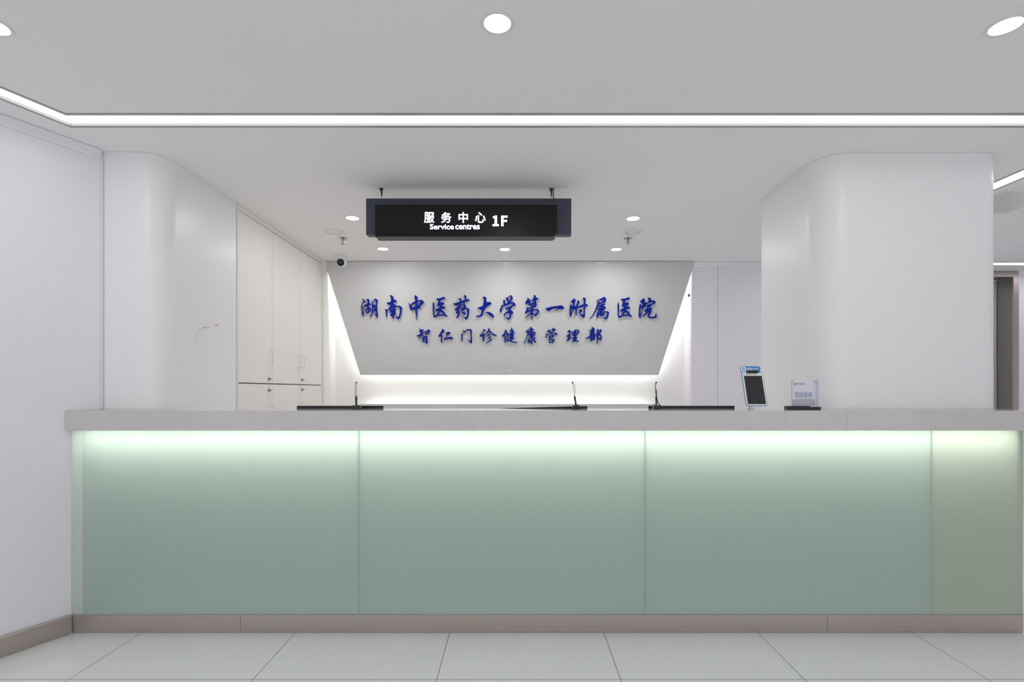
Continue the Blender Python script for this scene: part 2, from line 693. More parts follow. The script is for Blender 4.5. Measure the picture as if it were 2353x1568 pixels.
def patch(bm, pts):
    pts = [(420 + a / 17.42, 720 + b / 17.42) for a, b in pts]
    a = [bm.verts.new(on_side(*p)) for p in pts]
    b = [bm.verts.new(v.co + Vector((0.0006, 0, 0))) for v in a]
    bm.faces.new(a)
    bm.faces.new(b)
    for i in range(len(a)):
        j = (i + 1) % len(a)
        bm.faces.new((a[i], a[j], b[j], b[i]))


bm = nb()
patch(bm, [(785, 605), (810, 575), (850, 548), (890, 540), (880, 560), (850, 590), (820, 608)])
patch(bm, [(905, 560), (930, 538), (955, 545), (950, 565), (930, 572)])
patch(bm, [(740, 662), (790, 645), (850, 630), (800, 655), (765, 674)])
patch(bm, [(930, 612), (970, 585), (1020, 560), (1040, 572), (1000, 600)])
obj('dark_scuff', bm, M_scuffgrey, lp)
bm = nb()
patch(bm, [(1190, 494), (1280, 494), (1350, 482), (1345, 458), (1375, 455), (1425, 485), (1405, 510), (1370, 498), (1300, 520), (1270, 502)])
obj('orange_scuff', bm, M_scufforange, lp)
bm = nb()
patch(bm, [(690, 600), (660, 640), (560, 790), (470, 930), (455, 1010), (490, 960), (560, 860), (640, 740), (720, 690)])
patch(bm, [(1030, 545), (1090, 490), (1150, 470), (1100, 500)])
patch(bm, [(500, 1180), (540, 1060), (570, 1050), (545, 1190)])
obj('pale_scuff', bm, M_scufflight, lp)


# ------------------------------------------------------------------ ceiling fittings
def strip_light(label, path, glow):
    t = thing('strip_light', label, 'ceiling light', (path[1][0], path[1][1], CEIL))
    off = Vector((-path[1][0], -path[1][1], -CEIL))
    for s in (-1, 1):
        bm = nb()
        a, b = (HW - 0.019, HW) if s > 0 else (-HW, -HW + 0.019)
        sweep(bm, path, [(a, CEIL - 0.0015), (b, CEIL - 0.0015), (b, CEIL + 0.03), (a, CEIL + 0.03)])
        bmesh.ops.translate(bm, verts=bm.verts, vec=off)
        obj('frame_rail', bm, M_alu, t)
    bm = nb()
    sweep(bm, path, [(-HW + 0.0195, CEIL + 0.011), (HW - 0.0195, CEIL + 0.011), (HW - 0.0195, CEIL + 0.02), (-HW + 0.0195, CEIL + 0.02)])
    bmesh.ops.translate(bm, verts=bm.verts, vec=off)
    obj('diffuser', bm, glow, t)


strip_light('long white strip light across the ceiling in front of the desk', MAIN_PATH, M_strip)
strip_light('white strip light on the lobby ceiling, beyond the right pillar', LOBBY_PATH, M_lobby)

spot_d = bpy.data.lights.new('downlight_beam', 'AREA')
spot_d.shape = 'DISK'
spot_d.size = 0.088
spot_d.energy = SPOT_W
spot_d.color = (1.0, 0.985, 0.96)


def make_downlight():
    t = thing('ceiling_downlight', LAMPS[0][2], 'ceiling light', (*lamp_xy[0], CEIL), group='round ceiling downlights')
    bm = nb()
    lathe(bm, [(0.0475, 0.006), (0.0475, -0.003), (0.052, -0.0045), (0.0585, -0.003), (0.0595, -0.0004), (0.053, -0.0004), (0.053, 0.03)], 48)
    obj('trim_ring', bm, M_white, t, smooth=True)
    bm = nb()
    lathe(bm, [(0, -0.0005), (0.047, -0.0005), (0.047, 0.012), (0, 0.012)], 48)
    obj('lens', bm, M_lenslit, t)
    l = bpy.data.objects.new('beam', spot_d)
    C.objects.link(l)
    l.parent = t
    l.location = (0, 0, -0.008)
    return t


dl = make_downlight()
for (x, y), (_, _, lab) in list(zip(lamp_xy, LAMPS))[1:]:
    dup(dl, (x, y, CEIL), lab)

# round ceiling covers
vx, vy = ceil_xy(768, 533)
v = thing('ceiling_vent', 'round white ceiling vent left of the hanging sign, beside the sprinkler', 'vent', (vx, vy, CEIL), group='round ceiling vents')
bm = nb()
lathe(bm, [(0.054, -0.001), (0.056, -0.0065), (0.074, -0.0075), (0.080, -0.0055), (0.080, -0.0002), (0.054, -0.0002)], 48)
obj('rim', bm, M_white, v, smooth=True)
bm = nb()
lathe(bm, [(0.0496, -0.0002), (0.0496, -0.0012), (0.0539, -0.0012), (0.0539, -0.0002)], 48)
obj('gap_shade_ring', bm, M_dark, v)  # dark ring stands in for the shade between rim and disc
bm = nb()
lathe(bm, [(0, -0.0075), (0.03, -0.007), (0.0495, -0.004), (0.0495, -0.0002), (0, -0.0002)], 48)
obj('disc', bm, M_white, v, smooth=True)
vx, vy = ceil_xy(1454, 533)
dup(v, (vx, vy, CEIL), 'round white ceiling vent right of the hanging sign, beside the sprinkler', (0, 0, 0.4))

sxy = ceil_xy(788, 547.5)
s = thing('sprinkler', 'small chrome sprinkler head left of the hanging sign', 'sprinkler', (*sxy, CEIL), group='ceiling sprinklers')
bm = nb()
lathe(bm, [(0, -0.0002), (0.034, -0.0002), (0.036, -0.003), (0.02, -0.010), (0.012, -0.012), (0.012, -0.018), (0, -0.018)], 28)
obj('escutcheon', bm, M_chrome, s, smooth=True)
bm = nb()
for k in (-1, 1):
    tube(bm, [(k * 0.010, 0, -0.016), (k * 0.013, 0, -0.028), (k * 0.011, 0, -0.042), (k * 0.003, 0, -0.047)], 0.0022, 8)
obj('frame', bm, M_chrome, s, smooth=True)
bm = nb()
lathe(bm, [(0, -0.018), (0.003, -0.019), (0.0028, -0.044), (0, -0.045)], 12)
obj('bulb', bm, mat('red_glass_bulb', (150, 60, 54), 0.15), s, smooth=True)
bm = nb()
lathe(bm, [(0, -0.047), (0.006, -0.047), (0.0165, -0.049), (0.0165, -0.051), (0, -0.051)], 20)
obj('deflector', bm, M_chrome, s)
sxy = ceil_xy(1443, 548)
dup(s, (*sxy, CEIL), 'small chrome sprinkler head right of the hanging sign', (0, 0, 0.5))

# dome camera
cxy = (sx(784, 5.0), 5.0)
t = thing('security_camera', 'white turret security camera with black lens, under the ceiling left of the letters', 'camera', (*cxy, CEIL))
bm = nb()
lathe(bm, [(0, -0.0002), (0.058, -0.0002), (0.060, -0.008), (0.055, -0.020), (0.052, -0.042), (0, -0.042)], 36)
obj('mount', bm, M_white, t, smooth=True)
bm = nb()
bmesh.ops.create_uvsphere(bm, u_segments=28, v_segments=18, radius=0.048, matrix=Matrix.Translation((0.002, -0.002, -0.060)))
obj('housing', bm, M_white, t, smooth=True)
d = Vector((0.16, -0.94, -0.3)).normalized()
q = d.to_track_quat('Z', 'Y').to_matrix().to_4x4()
bm = nb()
lathe(bm, [(0, 0.030), (0.033, 0.030), (0.035, 0.047), (0.031, 0.051), (0, 0.051)], 32)
bmesh.ops.transform(bm, matrix=Matrix.Translation((0.002, -0.002, -0.060)) @ q, verts=bm.verts)
lens = obj('lens', bm, M_lens, t, smooth=True)
bm = nb()
lathe(bm, [(0, 0.0512), (0.015, 0.0512), (0.014, 0.0535), (0, 0.0545)], 24)
bmesh.ops.transform(bm, matrix=Matrix.Translation((0.002, -0.002, -0.060)) @ q, verts=bm.verts)
obj('lens_ring', bm, mat('lens_ring_grey', (46, 46, 48), 0.3), lens, smooth=True)

# square panel on the lobby ceiling
t = thing('ceiling_panel', 'square grey ceiling panel with raised rim, on the lobby ceiling at far right', 'panel', (3.36, 3.555, CEIL))
bm = nb()
for a in ((-0.2, 0.2, -0.215, -0.2), (-0.2, 0.2, 0.2, 0.215), (-0.2, -0.186, -0.2, 0.2), (0.186, 0.2, -0.2, 0.2)):
    box(bm, *a, -0.010, -0.0003)
obj('rim', bm, M_white, t)
obj('cover', bx(-0.186, 0.186, -0.2, 0.2, -0.009, -0.0003), M_grille, t)

# ------------------------------------------------------------------ hanging sign
YS = 3.21
X0, X1 = sx(862, YS), sx(1280, YS)
Z0, Z1 = sz(544, YS), sz(471, YS)
BX0, BX1, BZ0, BZ1 = sx(841, 3.3), sx(1313, 3.3), sz(539.5, 3.3), sz(456, 3.3)
t = thing('hanging_sign', 'black and slate lit sign hanging over the desk, reading Service centres 1F', 'sign', (-0.305, 3.3, BZ1))
off = -Vector(t.location)


def sobj(name, bm, m, smooth=False):
    bmesh.ops.translate(bm, verts=bm.verts, vec=off)
    return obj(name, bm, m, t, smooth)


sobj('back_box', bx(BX0, BX1, 3.3, 3.358, BZ0, BZ1, 0.002), M_signback)
r = 0.03
pts = [(X0, Z0), (X1 - r, Z0)] + [(X1 - r + r * math.sin(a), Z0 + r - r * math.cos(a)) for a in [math.pi / 2 * i / 8 for i in range(1, 9)]] + [(X1, Z1), (X0, Z1)]
bm = nb()
slab_xz(bm, pts, YS, 3.2995)
sobj('face_box', bm, M_signface, True)
for px, cable in ((877, False), (1267, True)):
    x = sx(px, 3.33)
    bm = nb()
    tube(bm, [(x, 3.33, BZ1), (x, 3.33, CEIL - 0.03)], 0.0012, 6)
    w = sobj('wire', bm, M_chrome)
    bm = nb()
    box(bm, x - 0.013, x + 0.009, 3.322, 3.338, CEIL - 0.009, CEIL - 0.0005)
    tube(bm, [(x - 0.002, 3.33, CEIL - 0.009), (x, 3.33, CEIL - 0.03)], [0.007, 0.005], 10)
    tube(bm, [(x, 3.33, CEIL - 0.030), (x, 3.33, CEIL - 0.052)], [0.0055, 0.0035], 10)
    sobj('hanger', bm, M_dark)
    if cable:
        bm = nb()
        tube(bm, [(x + 0.012, 3.335, CEIL - 0.001), (x + 0.013, 3.335, CEIL - 0.03), (x + 0.0125, 3.335, BZ1)], 0.0035, 8)
        sobj('cable', bm, M_bluecable)


def sign_text(body, px0, px1, py0, py1, bold, name='lettering'):
    y = YS - 0.0012
    x0, x1, z0, z1 = sx(px0, y), sx(px1, y), sz(py1, y), sz(py0, y)
    me = text_mesh(body, x1 - x0 - 2 * bold, z1 - z0 - 2 * bold, 0.001, 0.0, thick=bold)
    o = link_mesh(name, me, M_signtext, t)
    o.location = Vector((x0 + bold, y, z0 + bold)) + off
    return o


for ch, a, b in (('服', 974.3, 998.2), ('务', 1013.6, 1037), ('中', 1053.6, 1075.3), ('心', 1091.5, 1116)):
    sign_text(ch, a, b, 487.6, 512.4, 0.0014, 'lit_character')
sign_text('Service', 987.6, 1043, 514.8, 527.4, 0.0014, 'lit_word')
sign_text('centres', 1046, 1102.5, 515.8, 527.4, 0.0014, 'lit_word')
for polys in ([[(1131.6, 520), (1131.6, 515.4), (1136.4, 515.4), (1136.4, 501.6), (1132.4, 501.6), (1132.4, 498.2), (1137.6, 495.6), (1142.2, 495.6), (1142.2, 515.4), (1146.4, 515.4), (1146.4, 520)]],
              [[(1151.6, 520), (1151.6, 495.8), (1166.4, 495.8), (1166.4, 500.4), (1157.2, 500.4), (1157.2, 505.6), (1165.2, 505.6), (1165.2, 510.2), (1157.2, 510.2), (1157.2, 520)]]):
    bm = nb()
    for p_ in polys:
        slab_xz(bm, [(sx(u_, YS - 0.001), sz(w_, YS - 0.001)) for u_, w_ in p_], YS - 0.0022, YS - 0.0002)
    sobj('lit_character', bm, M_signtext)

# ------------------------------------------------------------------ sign wall: upper and lower boards
YP = 5.19
TILT = math.radians(7.0)                     # the board leans back towards its foot
tt = math.tan(TILT)


def on_board(px, py, lift=0.0):
    """photo ray to the board's own plane coordinates (x across, z up from its top edge)"""
    k = (CY - py) / F
    y0 = YP - lift / math.cos(TILT)
    Y = (y0 + (CEIL - EYE) * tt) / (1 + k * tt)
    return sx(px, Y), (EYE + k * Y - CEIL) / math.cos(TILT)


up = [(on_board(745, 600)[0], -0.001), (on_board(1597, 600)[0], -0.001), on_board(1513, 862.3), on_board(828, 862)]
XM = on_board(1171, 740)[0]
t = thing('wall_board', 'large grey tapering board under the ceiling, carrying the blue letters', 'panel', (0, YP, CEIL), (TILT, 0, 0))
zb = up[3][1]
bm = nb()
slab_xz(bm, [(up[0][0], -0.0045), (XM - 0.0003, -0.0045), (XM - 0.0003, zb), up[3]], 0, 0.03)
obj('half_board', bm, M_panel, t)
bm = nb()
slab_xz(bm, [(XM + 0.0003, -0.0045), (up[1][0], -0.0045), up[2], (XM + 0.0003, zb)], 0, 0.03)
obj('half_board', bm, M_panel, t)
obj('seam_light_stop', bx(XM - 0.03, XM + 0.03, 0.0302, 0.034, zb + 0.06, -0.03), M_panel, t)  # unseen strips added to stop light leaking through the middle seam
obj('seam_light_stop', bx(XM - 0.03, XM + 0.03, 0.0302, 0.034, zb + 0.001, zb + 0.033), M_panel, t)


def led_bar(p, q, y, w=0.02, h=0.012):
    bm = nb()
    p, q = Vector((p[0], 0, p[1])), Vector((q[0], 0, q[1]))
    d = (q - p).normalized()
    n = Vector((-d.z, 0, d.x)) * w / 2
    yv = Vector((0, 1, 0))
    vs = [bm.verts.new(a + b + yv * c) for c in (y, y + h) for a, b in ((p, -n), (q, -n), (q, n), (p, n))]
    for f in ((0, 1, 2, 3), (4, 5, 6, 7), (0, 1, 5, 4), (1, 2, 6, 5), (2, 3, 7, 6), (3, 0, 4, 7)):
        bm.faces.new([vs[i] for i in f])
    return bm


# light strips fixed behind the board's edges
IN = 0.045
obj('light_strip', led_bar((up[0][0] + IN + 0.04, -0.12), (up[3][0] + IN, zb + 0.04), 0.031), M_backled_side, t)
obj('light_strip', led_bar((up[1][0] - IN - 0.04, -0.12), (up[2][0] - IN, zb + 0.04), 0.031), M_backled_side, t)
obj('light_strip', led_bar((up[3][0] + IN + 0.02, zb + 0.045), (up[2][0] - IN - 0.02, zb + 0.045), 0.031), M_backled, t)

YQ = 5.32
zt = sz(929, YQ)
t = thing('low_wall_board', 'low grey board along the back wall, its top edge showing above the desk', 'panel', (0, YQ, 0))
off = -Vector(t.location)
bm = nb()
slab_xz(bm, [(sx(828, YQ), zt), (sx(1507, YQ), zt), (1.74, 0.0), (-1.88, 0.0)], 0, 0.03)
obj('board', bm, M_panel, t)
obj('light_strip', led_bar((sx(828, YQ) + 0.05, zt - 0.045), (sx(1507, YQ) - 0.05, zt - 0.045), 0.031), M_backled, t)

# dark fitting on the right edge of the recess
bm = nb()
box(bm, 1.757, 1.7715, 5.29, 5.315, sz(682, 5.3), sz(676, 5.3), 0.003)
tag(obj('wall_fitting', bm, M_dark, origin=(1.765, 5.30, sz(679, 5.3))), 'tiny dark fitting on the lit recess edge right of the letters', 'fitting')

# ------------------------------------------------------------------ calligraphy letters, traced in tenths of a close-up's pixels
ROW1, ROW2 = (676, 24.5), (748, 31.36)
GLYPHS = [
 ('湖', 820, ROW1, ["30,23 37,26 44,33 49,41 47,46 40,46 31,48 27,53 31,62 33,70 30,78 28,87 28,97 30,105 32,97 36,78 39,65 39,62 46,57 53,55 58,51 60,44 59,36 54,29 54,26 58,24 64,25 70,31 71,37 69,44 69,48 76,50 81,55 79,58 70,60 67,64 66,71 74,74 79,80 77,86 77,93 73,99 66,103 60,106 58,111 54,107 50,100 47,91 44,83 47,86 51,84 56,79 58,74 57,67 52,70 46,69 41,66 40,78 38,92 38,104 40,121 38,125 33,121 28,112 25,95 24,75 24,58 25,52 28,47 34,43 38,38 35,32",
   "52,87 60,88 67,84 65,90 60,96 55,99",
   "83,36 87,37 92,42 92,48 90,56 96,56 102,60 104,63 106,60 106,45 106,35 100,35 92,36 90,35 96,29 102,25 106,24 112,28 118,33 118,38 115,50 114,70 116,92 118,105 119,118 117,130 114,135 111,130 104,116 97,104 91,96 89,99 88,108 85,118 81,126 78,128 72,122 71,117 75,121 78,119 82,105 83,85 84,60 86,48 85,41 83,38",
   "91,72 97,68 95,80 97,90 94,93 90,88", "103,70 106,66 106,84 103,79", "93,94 98,95 104,93 108,94 110,112 104,110 98,102"]),
 ('南', 874, ROW1, ["52,8 56,4 62,5 70,11 74,17 74,28 80,29 87,32 93,38 92,41 84,43 76,47 71,54 79,53 84,57 87,64 97,63 108,64 116,68 122,74 123,79 119,90 118,105 115,120 110,132 104,140 99,142 94,136 87,127 81,121 90,125 102,126 106,115 109,98 109,82 107,74 102,71 94,70 86,71 82,76 81,79 86,84 87,90 84,97 82,101 88,106 90,111 80,114 77,118 76,128 74,139 71,139 68,132 66,122 58,123 56,120 54,114 59,109 66,103 55,105 52,100 55,94 55,91 53,86 46,88 38,92 37,100 38,112 39,122 39,128 37,129 32,124 30,116 29,102 27,88 26,84 28,81 34,81 32,83 35,89 43,82 49,75 54,69 57,63 56,60 48,59 41,55 36,49 34,46 42,46 50,44 58,40 60,36 59,22 58,14",
   "67,67 74,61 78,60 77,64 72,69", "61,86 63,80 73,75 71,81 66,86"]),
 ('中', 928, ROW1, ["64,4 69,7 75,13 77,19 76,34 85,34 92,32 97,29 104,33 111,39 115,44 110,51 100,60 91,69 94,76 92,80 84,80 76,82 75,95 75,112 72,132 70,146 68,138 66,115 64,88 58,88 51,88 48,87 46,92 42,93 36,87 32,78 30,65 28,56 25,49 27,47 32,53 37,58 39,59 44,50 54,43 63,38 64,33 64,20 63,13 61,16 60,30 59,28 59,12 60,8",
   "47,58 55,55 64,52 64,69 55,72 45,76 44,68", "76,45 85,41 95,38 91,46 84,56 76,65"]),
 ('医', 980, ROW1, ["39,43 42,46 41,52 44,60 44,75 43,95 43,118 50,117 58,116 57,108 63,103 68,93 60,95 53,97 49,92 50,87 55,82 64,78 71,74 74,67 73,65 68,67 63,69 60,66 59,58 61,51 65,43 66,37 60,33 55,28 53,24 60,23 72,22 84,19 93,15 97,14 103,18 105,23 103,26 92,29 79,32 78,40 77,46 85,45 91,44 96,46 100,53 97,57 89,61 86,68 94,67 100,68 104,72 107,77 103,80 94,80 87,82 83,86 88,90 97,96 103,102 105,112 111,114 117,121 116,125 112,126 103,122 92,120 78,121 66,122 56,126 50,130 46,132 42,130 38,124 36,115 35,95 34,70 34,57 35,49",
   "64,114 73,106 79,98 86,102 92,107 96,113 86,112 74,113"]),
 ('药', 1032, ROW1, ["22,49 30,50 40,47 58,42 60,37 58,30 54,26 50,20 55,21 63,21 68,26 71,37 79,34 86,31 88,22 86,14 81,9 83,5 89,4 95,8 98,14 97,22 96,29 104,28 112,27 115,33 112,39 103,40 91,41 88,47 86,54 91,58 96,66 94,74 101,74 108,78 114,86 113,95 112,112 109,125 104,135 98,143 95,144 90,138 82,130 74,122 68,117 75,122 84,127 95,128 100,124 102,110 102,95 101,85 97,81 92,83 84,88 77,93 71,96 71,86 70,82 68,90 63,99 61,103 60,112 58,120 53,128 48,135 45,138 42,133 42,125 46,117 51,111 52,105 45,108 40,111 37,107 38,99 42,94 46,87 41,89 36,92 31,89 32,82 37,76 46,71 55,62 57,58 48,62 38,65 32,63 26,57",
   "80,45 72,47 68,52 67,58 69,63 65,68 64,75 60,80 55,82 58,88 58,92 54,97 57,101 61,97 65,89 69,78 73,66 76,57 81,47", "82,60 86,62 84,70 79,77 74,80 75,70 78,63",
   "70,105 73,100 78,98 86,100 92,105 92,109 88,115 84,116 79,111 75,106"]),
 ('大', 1084, ROW1, ["66,12 72,12 79,16 84,22 83,30 82,40 86,43 95,43 103,42 109,47 111,53 108,57 98,61 88,68 78,77 72,86 69,95 66,103 64,112 60,120 52,125 42,128 30,128 25,126 27,121 31,117 34,115 33,120 40,120 47,115 52,107 55,97 57,88 50,88 42,84 36,78 34,74 42,72 52,69 60,65 64,60 66,48 69,30 68,21 65,24 62,19 63,15",
   "80,46 86,47 84,51 80,51", "71,100 80,99 86,98 96,99 107,103 116,109 123,118 125,128 123,134 117,131 107,124 97,116 88,107 81,102"]),
 ('学', 1138, ROW1, ["25,84 31,74 34,64 38,59 44,57 47,58 50,60 46,53 44,44 44,35 45,30 48,32 52,31 55,25 54,32 55,40 58,49 59,54 65,49 72,43 66,37 62,28 62,20 59,17 62,15 66,18 70,19 73,14 79,7 86,4 92,7 97,13 99,20 97,27 92,34 86,43 93,43 103,44 110,49 115,57 114,64 106,65 95,69 92,76 88,83 84,90 91,91 98,95 102,101 101,107 92,110 91,120 87,132 81,140 75,143 70,141 62,134 52,125 47,118 47,112 52,106 60,101 70,97 71,90 74,84 78,79 70,82 62,88 59,83 59,75 64,74 74,71 86,67 95,60 99,50 88,53 76,58 63,63 52,66 44,70 39,77 37,85 35,95 33,103 30,103 26,96 25,88",
   "37,69 38,63 43,60 48,62 42,66", "76,37 74,28 74,20 76,13 82,8 86,10 88,14 86,22 81,30", "52,114 56,111 66,108 76,105 82,105 76,111 83,113 81,125 76,130 68,131 58,128 53,121"]),
 ('第', 1192, ROW1, ["47,17 53,20 60,27 62,33 58,39 62,38 67,31 71,25 70,33 66,44 64,51 72,49 82,46 88,40 90,36 85,38 80,42 77,38 77,28 81,21 86,12 84,4 88,2 93,5 97,13 97,19 104,19 110,21 112,26 108,29 98,31 97,34 100,40 97,46 101,52 102,58 98,65 95,72 86,74 79,77 78,84 83,81 87,83 97,83 106,82 112,87 116,95 111,107 103,118 95,125 89,119 81,111 78,109 77,125 75,140 73,146 71,140 70,125 70,110 62,116 52,124 42,130 33,133 32,131 42,126 54,115 65,103 71,95 60,98 50,102 42,108 38,110 35,104 37,96 43,88 43,81 40,75 44,73 50,76 60,74 71,71 71,61 64,63 56,61 52,57 56,55 62,55 58,52 54,52 51,49 45,53 40,59 37,53 37,43 41,37 47,30 50,24",
   "51,90 54,84 62,81 71,78 71,87 60,89", "81,57 88,54 89,58 86,63 81,67", "78,100 82,95 87,90 95,89 102,89 104,95 102,104 97,109 90,110 82,107"]),
 ('一', 1246, ROW1, ["18,73 21,76 28,76 42,72 60,68 80,65 98,63 105,61 112,63 119,68 124,75 123,81 118,84 108,84 95,83 88,85 80,89 74,92 80,86 90,79 78,78 66,80 56,83 47,88 40,93 33,95 28,92 23,86 20,79"]),
 ('附', 1300, ROW1, ["27,40 33,36 39,29 44,23 48,23 54,28 56,35 55,41 51,47 50,55 52,67 56,67 63,55 67,45 66,39 66,35 70,33 76,37 79,43 77,50 71,60 67,69 76,64 86,59 101,57 101,45 101,32 100,29 96,26 96,21 101,18 107,18 112,23 114,31 112,40 111,54 117,54 122,57 126,64 123,68 118,68 110,66 109,80 109,100 109,118 107,127 102,135 98,132 89,124 80,114 75,104 74,96 77,88 83,84 88,86 92,91 92,98 87,104 83,100 81,95 78,96 79,102 84,108 90,112 97,114 101,112 101,95 101,80 100,69 90,71 79,75 71,78 65,77 64,88 63,102 62,118 60,120 57,116 54,107 56,97 56,88 52,86 49,83 44,88 39,97 35,108 33,120 31,128 28,129 23,120 21,108 22,90 23,70 24,60 28,57 33,59 37,66 42,68 40,58 38,48 33,44",
   "29,102 30,92 34,79 37,83 40,89 35,96"]),
 ('属', 1348, ROW1, ["57,31 63,32 69,34 72,40 71,47 82,44 90,40 95,31 96,27 88,34 82,36 76,32 68,25 76,24 86,20 94,15 99,13 105,17 112,25 111,30 106,36 110,43 100,45 90,48 80,53 68,58 65,66 61,74 56,86 50,98 42,112 34,124 26,133 23,135 20,131 20,127 23,130 28,124 36,110 44,93 52,75 58,58 62,42 62,36",
   "66,65 72,62 82,58 92,53 98,50 102,52 105,57 103,60 96,62 91,66 96,67 103,67 107,71 108,77 104,83 101,88 95,91 88,95 90,98 100,96 112,94 120,95 126,100 127,106 124,117 120,130 113,139 108,142 102,137 94,129 89,123 97,128 106,130 111,123 115,110 116,104 112,101 102,103 90,106 84,110 88,110 94,106 98,109 102,116 98,120 93,121 92,118 84,121 77,125 74,118 72,114 68,118 66,128 65,134 62,134 56,125 54,119 59,112 60,105 57,99 60,97 64,101 68,105 72,104 78,101 72,101 67,97 66,88 66,84 60,79 62,75 68,78 74,78 79,73 72,71 66,68",
   "91,82 93,77 98,74 96,79 93,83", "74,89 77,86 80,85 79,89 76,91"]),
 ('医', 1404, ROW1, None),
 ('院', 1458, ROW1, ["29,38 36,35 41,30 46,24 51,22 57,26 59,32 57,40 54,47 56,53 58,51 57,45 62,44 68,47 76,44 82,41 79,38 74,38 80,34 81,31 77,26 73,20 78,18 86,18 92,22 95,30 96,35 104,34 112,34 117,39 120,46 118,51 110,53 102,58 95,63 94,67 86,73 76,79 71,84 80,80 88,76 94,74 99,77 100,82 97,87 92,90 97,95 95,100 90,109 85,118 83,123 90,127 100,127 112,124 117,118 120,108 121,100 123,102 124,115 126,129 122,132 110,135 95,136 84,134 77,129 74,122 75,115 79,105 83,98 76,103 67,111 56,120 49,127 46,123 48,118 56,109 64,102 60,99 57,93 57,88 62,84 68,80 71,75 68,70 67,66 71,61 80,57 90,55 95,56 100,48 105,41 94,44 82,48 72,52 67,58 63,65 60,71 57,75 53,73 51,75 49,82 46,84 44,86 42,98 39,112 36,128 33,135 30,134 24,125 22,112 24,92 26,72 28,58 31,54 35,54 38,60 42,66 45,64 43,56 40,48 34,43",
   "29,113 30,98 33,85 36,69 39,72 41,80 41,86 37,98 32,113"]),
 ('智', 950, ROW2, ["41,18 46,19 51,26 55,31 61,29 65,26 70,28 74,33 69,38 63,42 60,49 66,48 71,47 77,51 75,55 67,57 61,61 60,65 67,66 72,69 77,76 74,78 68,75 61,71 57,71 53,78 48,86 43,92 37,94 34,91 38,87 43,80 46,71 40,74 33,78 25,79 19,74 28,70 38,64 47,59 51,55 48,50 43,44 41,37 43,31 46,27 43,22",
   "76,37 81,38 86,42 92,37 99,31 106,27 112,28 119,34 122,39 118,46 112,54 116,58 110,60 101,63 92,69 88,67 85,60 82,48 81,44", "90,46 97,43 106,40 105,47 99,54 91,57",
   "69,78 70,84 74,81 80,77 88,71 94,73 99,78 101,86 102,100 103,118 101,128 97,134 94,133 91,126 87,119 82,119 75,121 70,123 66,119 63,110 62,98 64,82 66,78",
   "71,90 80,87 88,83 90,96 82,94 71,97", "70,106 80,103 90,99 91,115 84,111 78,113 71,117"]),
 ('仁', 1000, ROW2, ["47,21 53,23 61,29 68,37 68,40 60,48 52,56 47,63 50,69 53,76 51,86 50,100 51,112 52,121 51,125 47,125 42,118 39,108 41,95 42,82 40,74 34,79 29,83 26,81 22,74 23,70 29,64 36,53 44,40 50,30 49,26",
   "73,51 80,51 88,46 96,43 103,45 110,51 107,57 98,65 87,76 78,82 69,88 75,81 84,69 84,65 79,59", "61,91 70,90 82,86 98,83 110,80 117,81 124,87 128,94 125,99 118,101 112,98 100,97 86,99 75,102 69,104 65,101"]),
 ('门', 1048, ROW2, ["34,57 38,60 43,65 46,55 48,42 50,36 50,30 54,33 60,38 65,36 71,29 76,26 85,26 94,24 101,24 109,27 114,34 113,50 113,75 115,100 116,115 113,125 108,131 104,127 97,117 88,108 78,98 86,102 97,107 104,106 104,80 103,50 101,36 96,33 89,35 84,37 79,33 74,32 70,38 66,48 62,54 58,49 51,37 49,48 48,62 48,80 47,100 45,115 43,119 40,114 35,102 38,92 39,82 38,72"]),
 ('诊', 1098, ROW2, ["35,25 42,24 50,27 57,34 55,38 46,39 36,44 25,51 16,59 13,66 13,70 22,66 33,59 39,54 44,54 48,59 45,66 42,76 48,72 56,62 62,51 66,45 63,42 70,37 75,28 75,18 82,20 89,26 85,34 93,39 102,47 111,57 120,61 130,65 137,70 132,74 115,74 108,69 100,59 92,50 84,44 78,44 72,51 64,61 54,73 46,80 41,84 40,92 42,96 46,90 50,82 53,81 49,92 45,104 42,116 39,119 34,110 33,98 33,85 31,76 26,78 21,82 16,78 12,71 12,66 18,57 30,45 38,38 42,33",
   "80,54 86,55 92,62 90,65 82,70 75,75 70,79 67,77 68,70 75,66 82,59", "86,72 91,73 95,79 92,83 82,90 72,100 69,98 71,90 80,83 86,77", "91,91 97,93 101,98 100,105 94,109 84,115 74,121 64,125 53,124 62,121 74,114 86,104 92,97"]),
 ('健', 1146, ROW2, ["43,27 50,29 57,34 60,40 57,47 62,48 67,52 70,60 78,57 86,52 91,47 88,41 80,40 75,36 82,33 89,30 88,20 89,13 93,12 96,15 97,27 103,28 107,33 106,38 100,45 105,44 109,43 118,48 116,51 107,53 104,58 109,64 108,68 103,71 109,74 109,79 104,82 99,86 106,88 112,88 114,93 112,96 104,97 97,99 96,106 96,113 106,115 120,116 132,116 138,120 130,122 122,125 112,124 96,120 82,116 72,112 66,110 63,114 61,120 57,117 53,111 57,110 60,106 55,103 50,100 48,108 47,118 47,125 43,126 40,118 40,105 41,90 40,76 38,75 34,77 31,82 27,84 24,76 24,70 30,64 37,55 43,42 45,33",
   "44,65 47,59 53,53 57,55 57,62 55,68 52,78 48,84 46,75", "52,94 51,88 54,76 57,68 62,70 63,85 63,100 60,101",
   "69,104 70,92 68,78 69,72 77,67 88,60 84,67 77,73 77,77 82,77 88,76 82,80 76,86 76,91 82,91 87,90 84,94 76,99 75,104 82,104 89,103 89,110 80,108 73,107", "99,54 104,52 103,56 99,57"]),
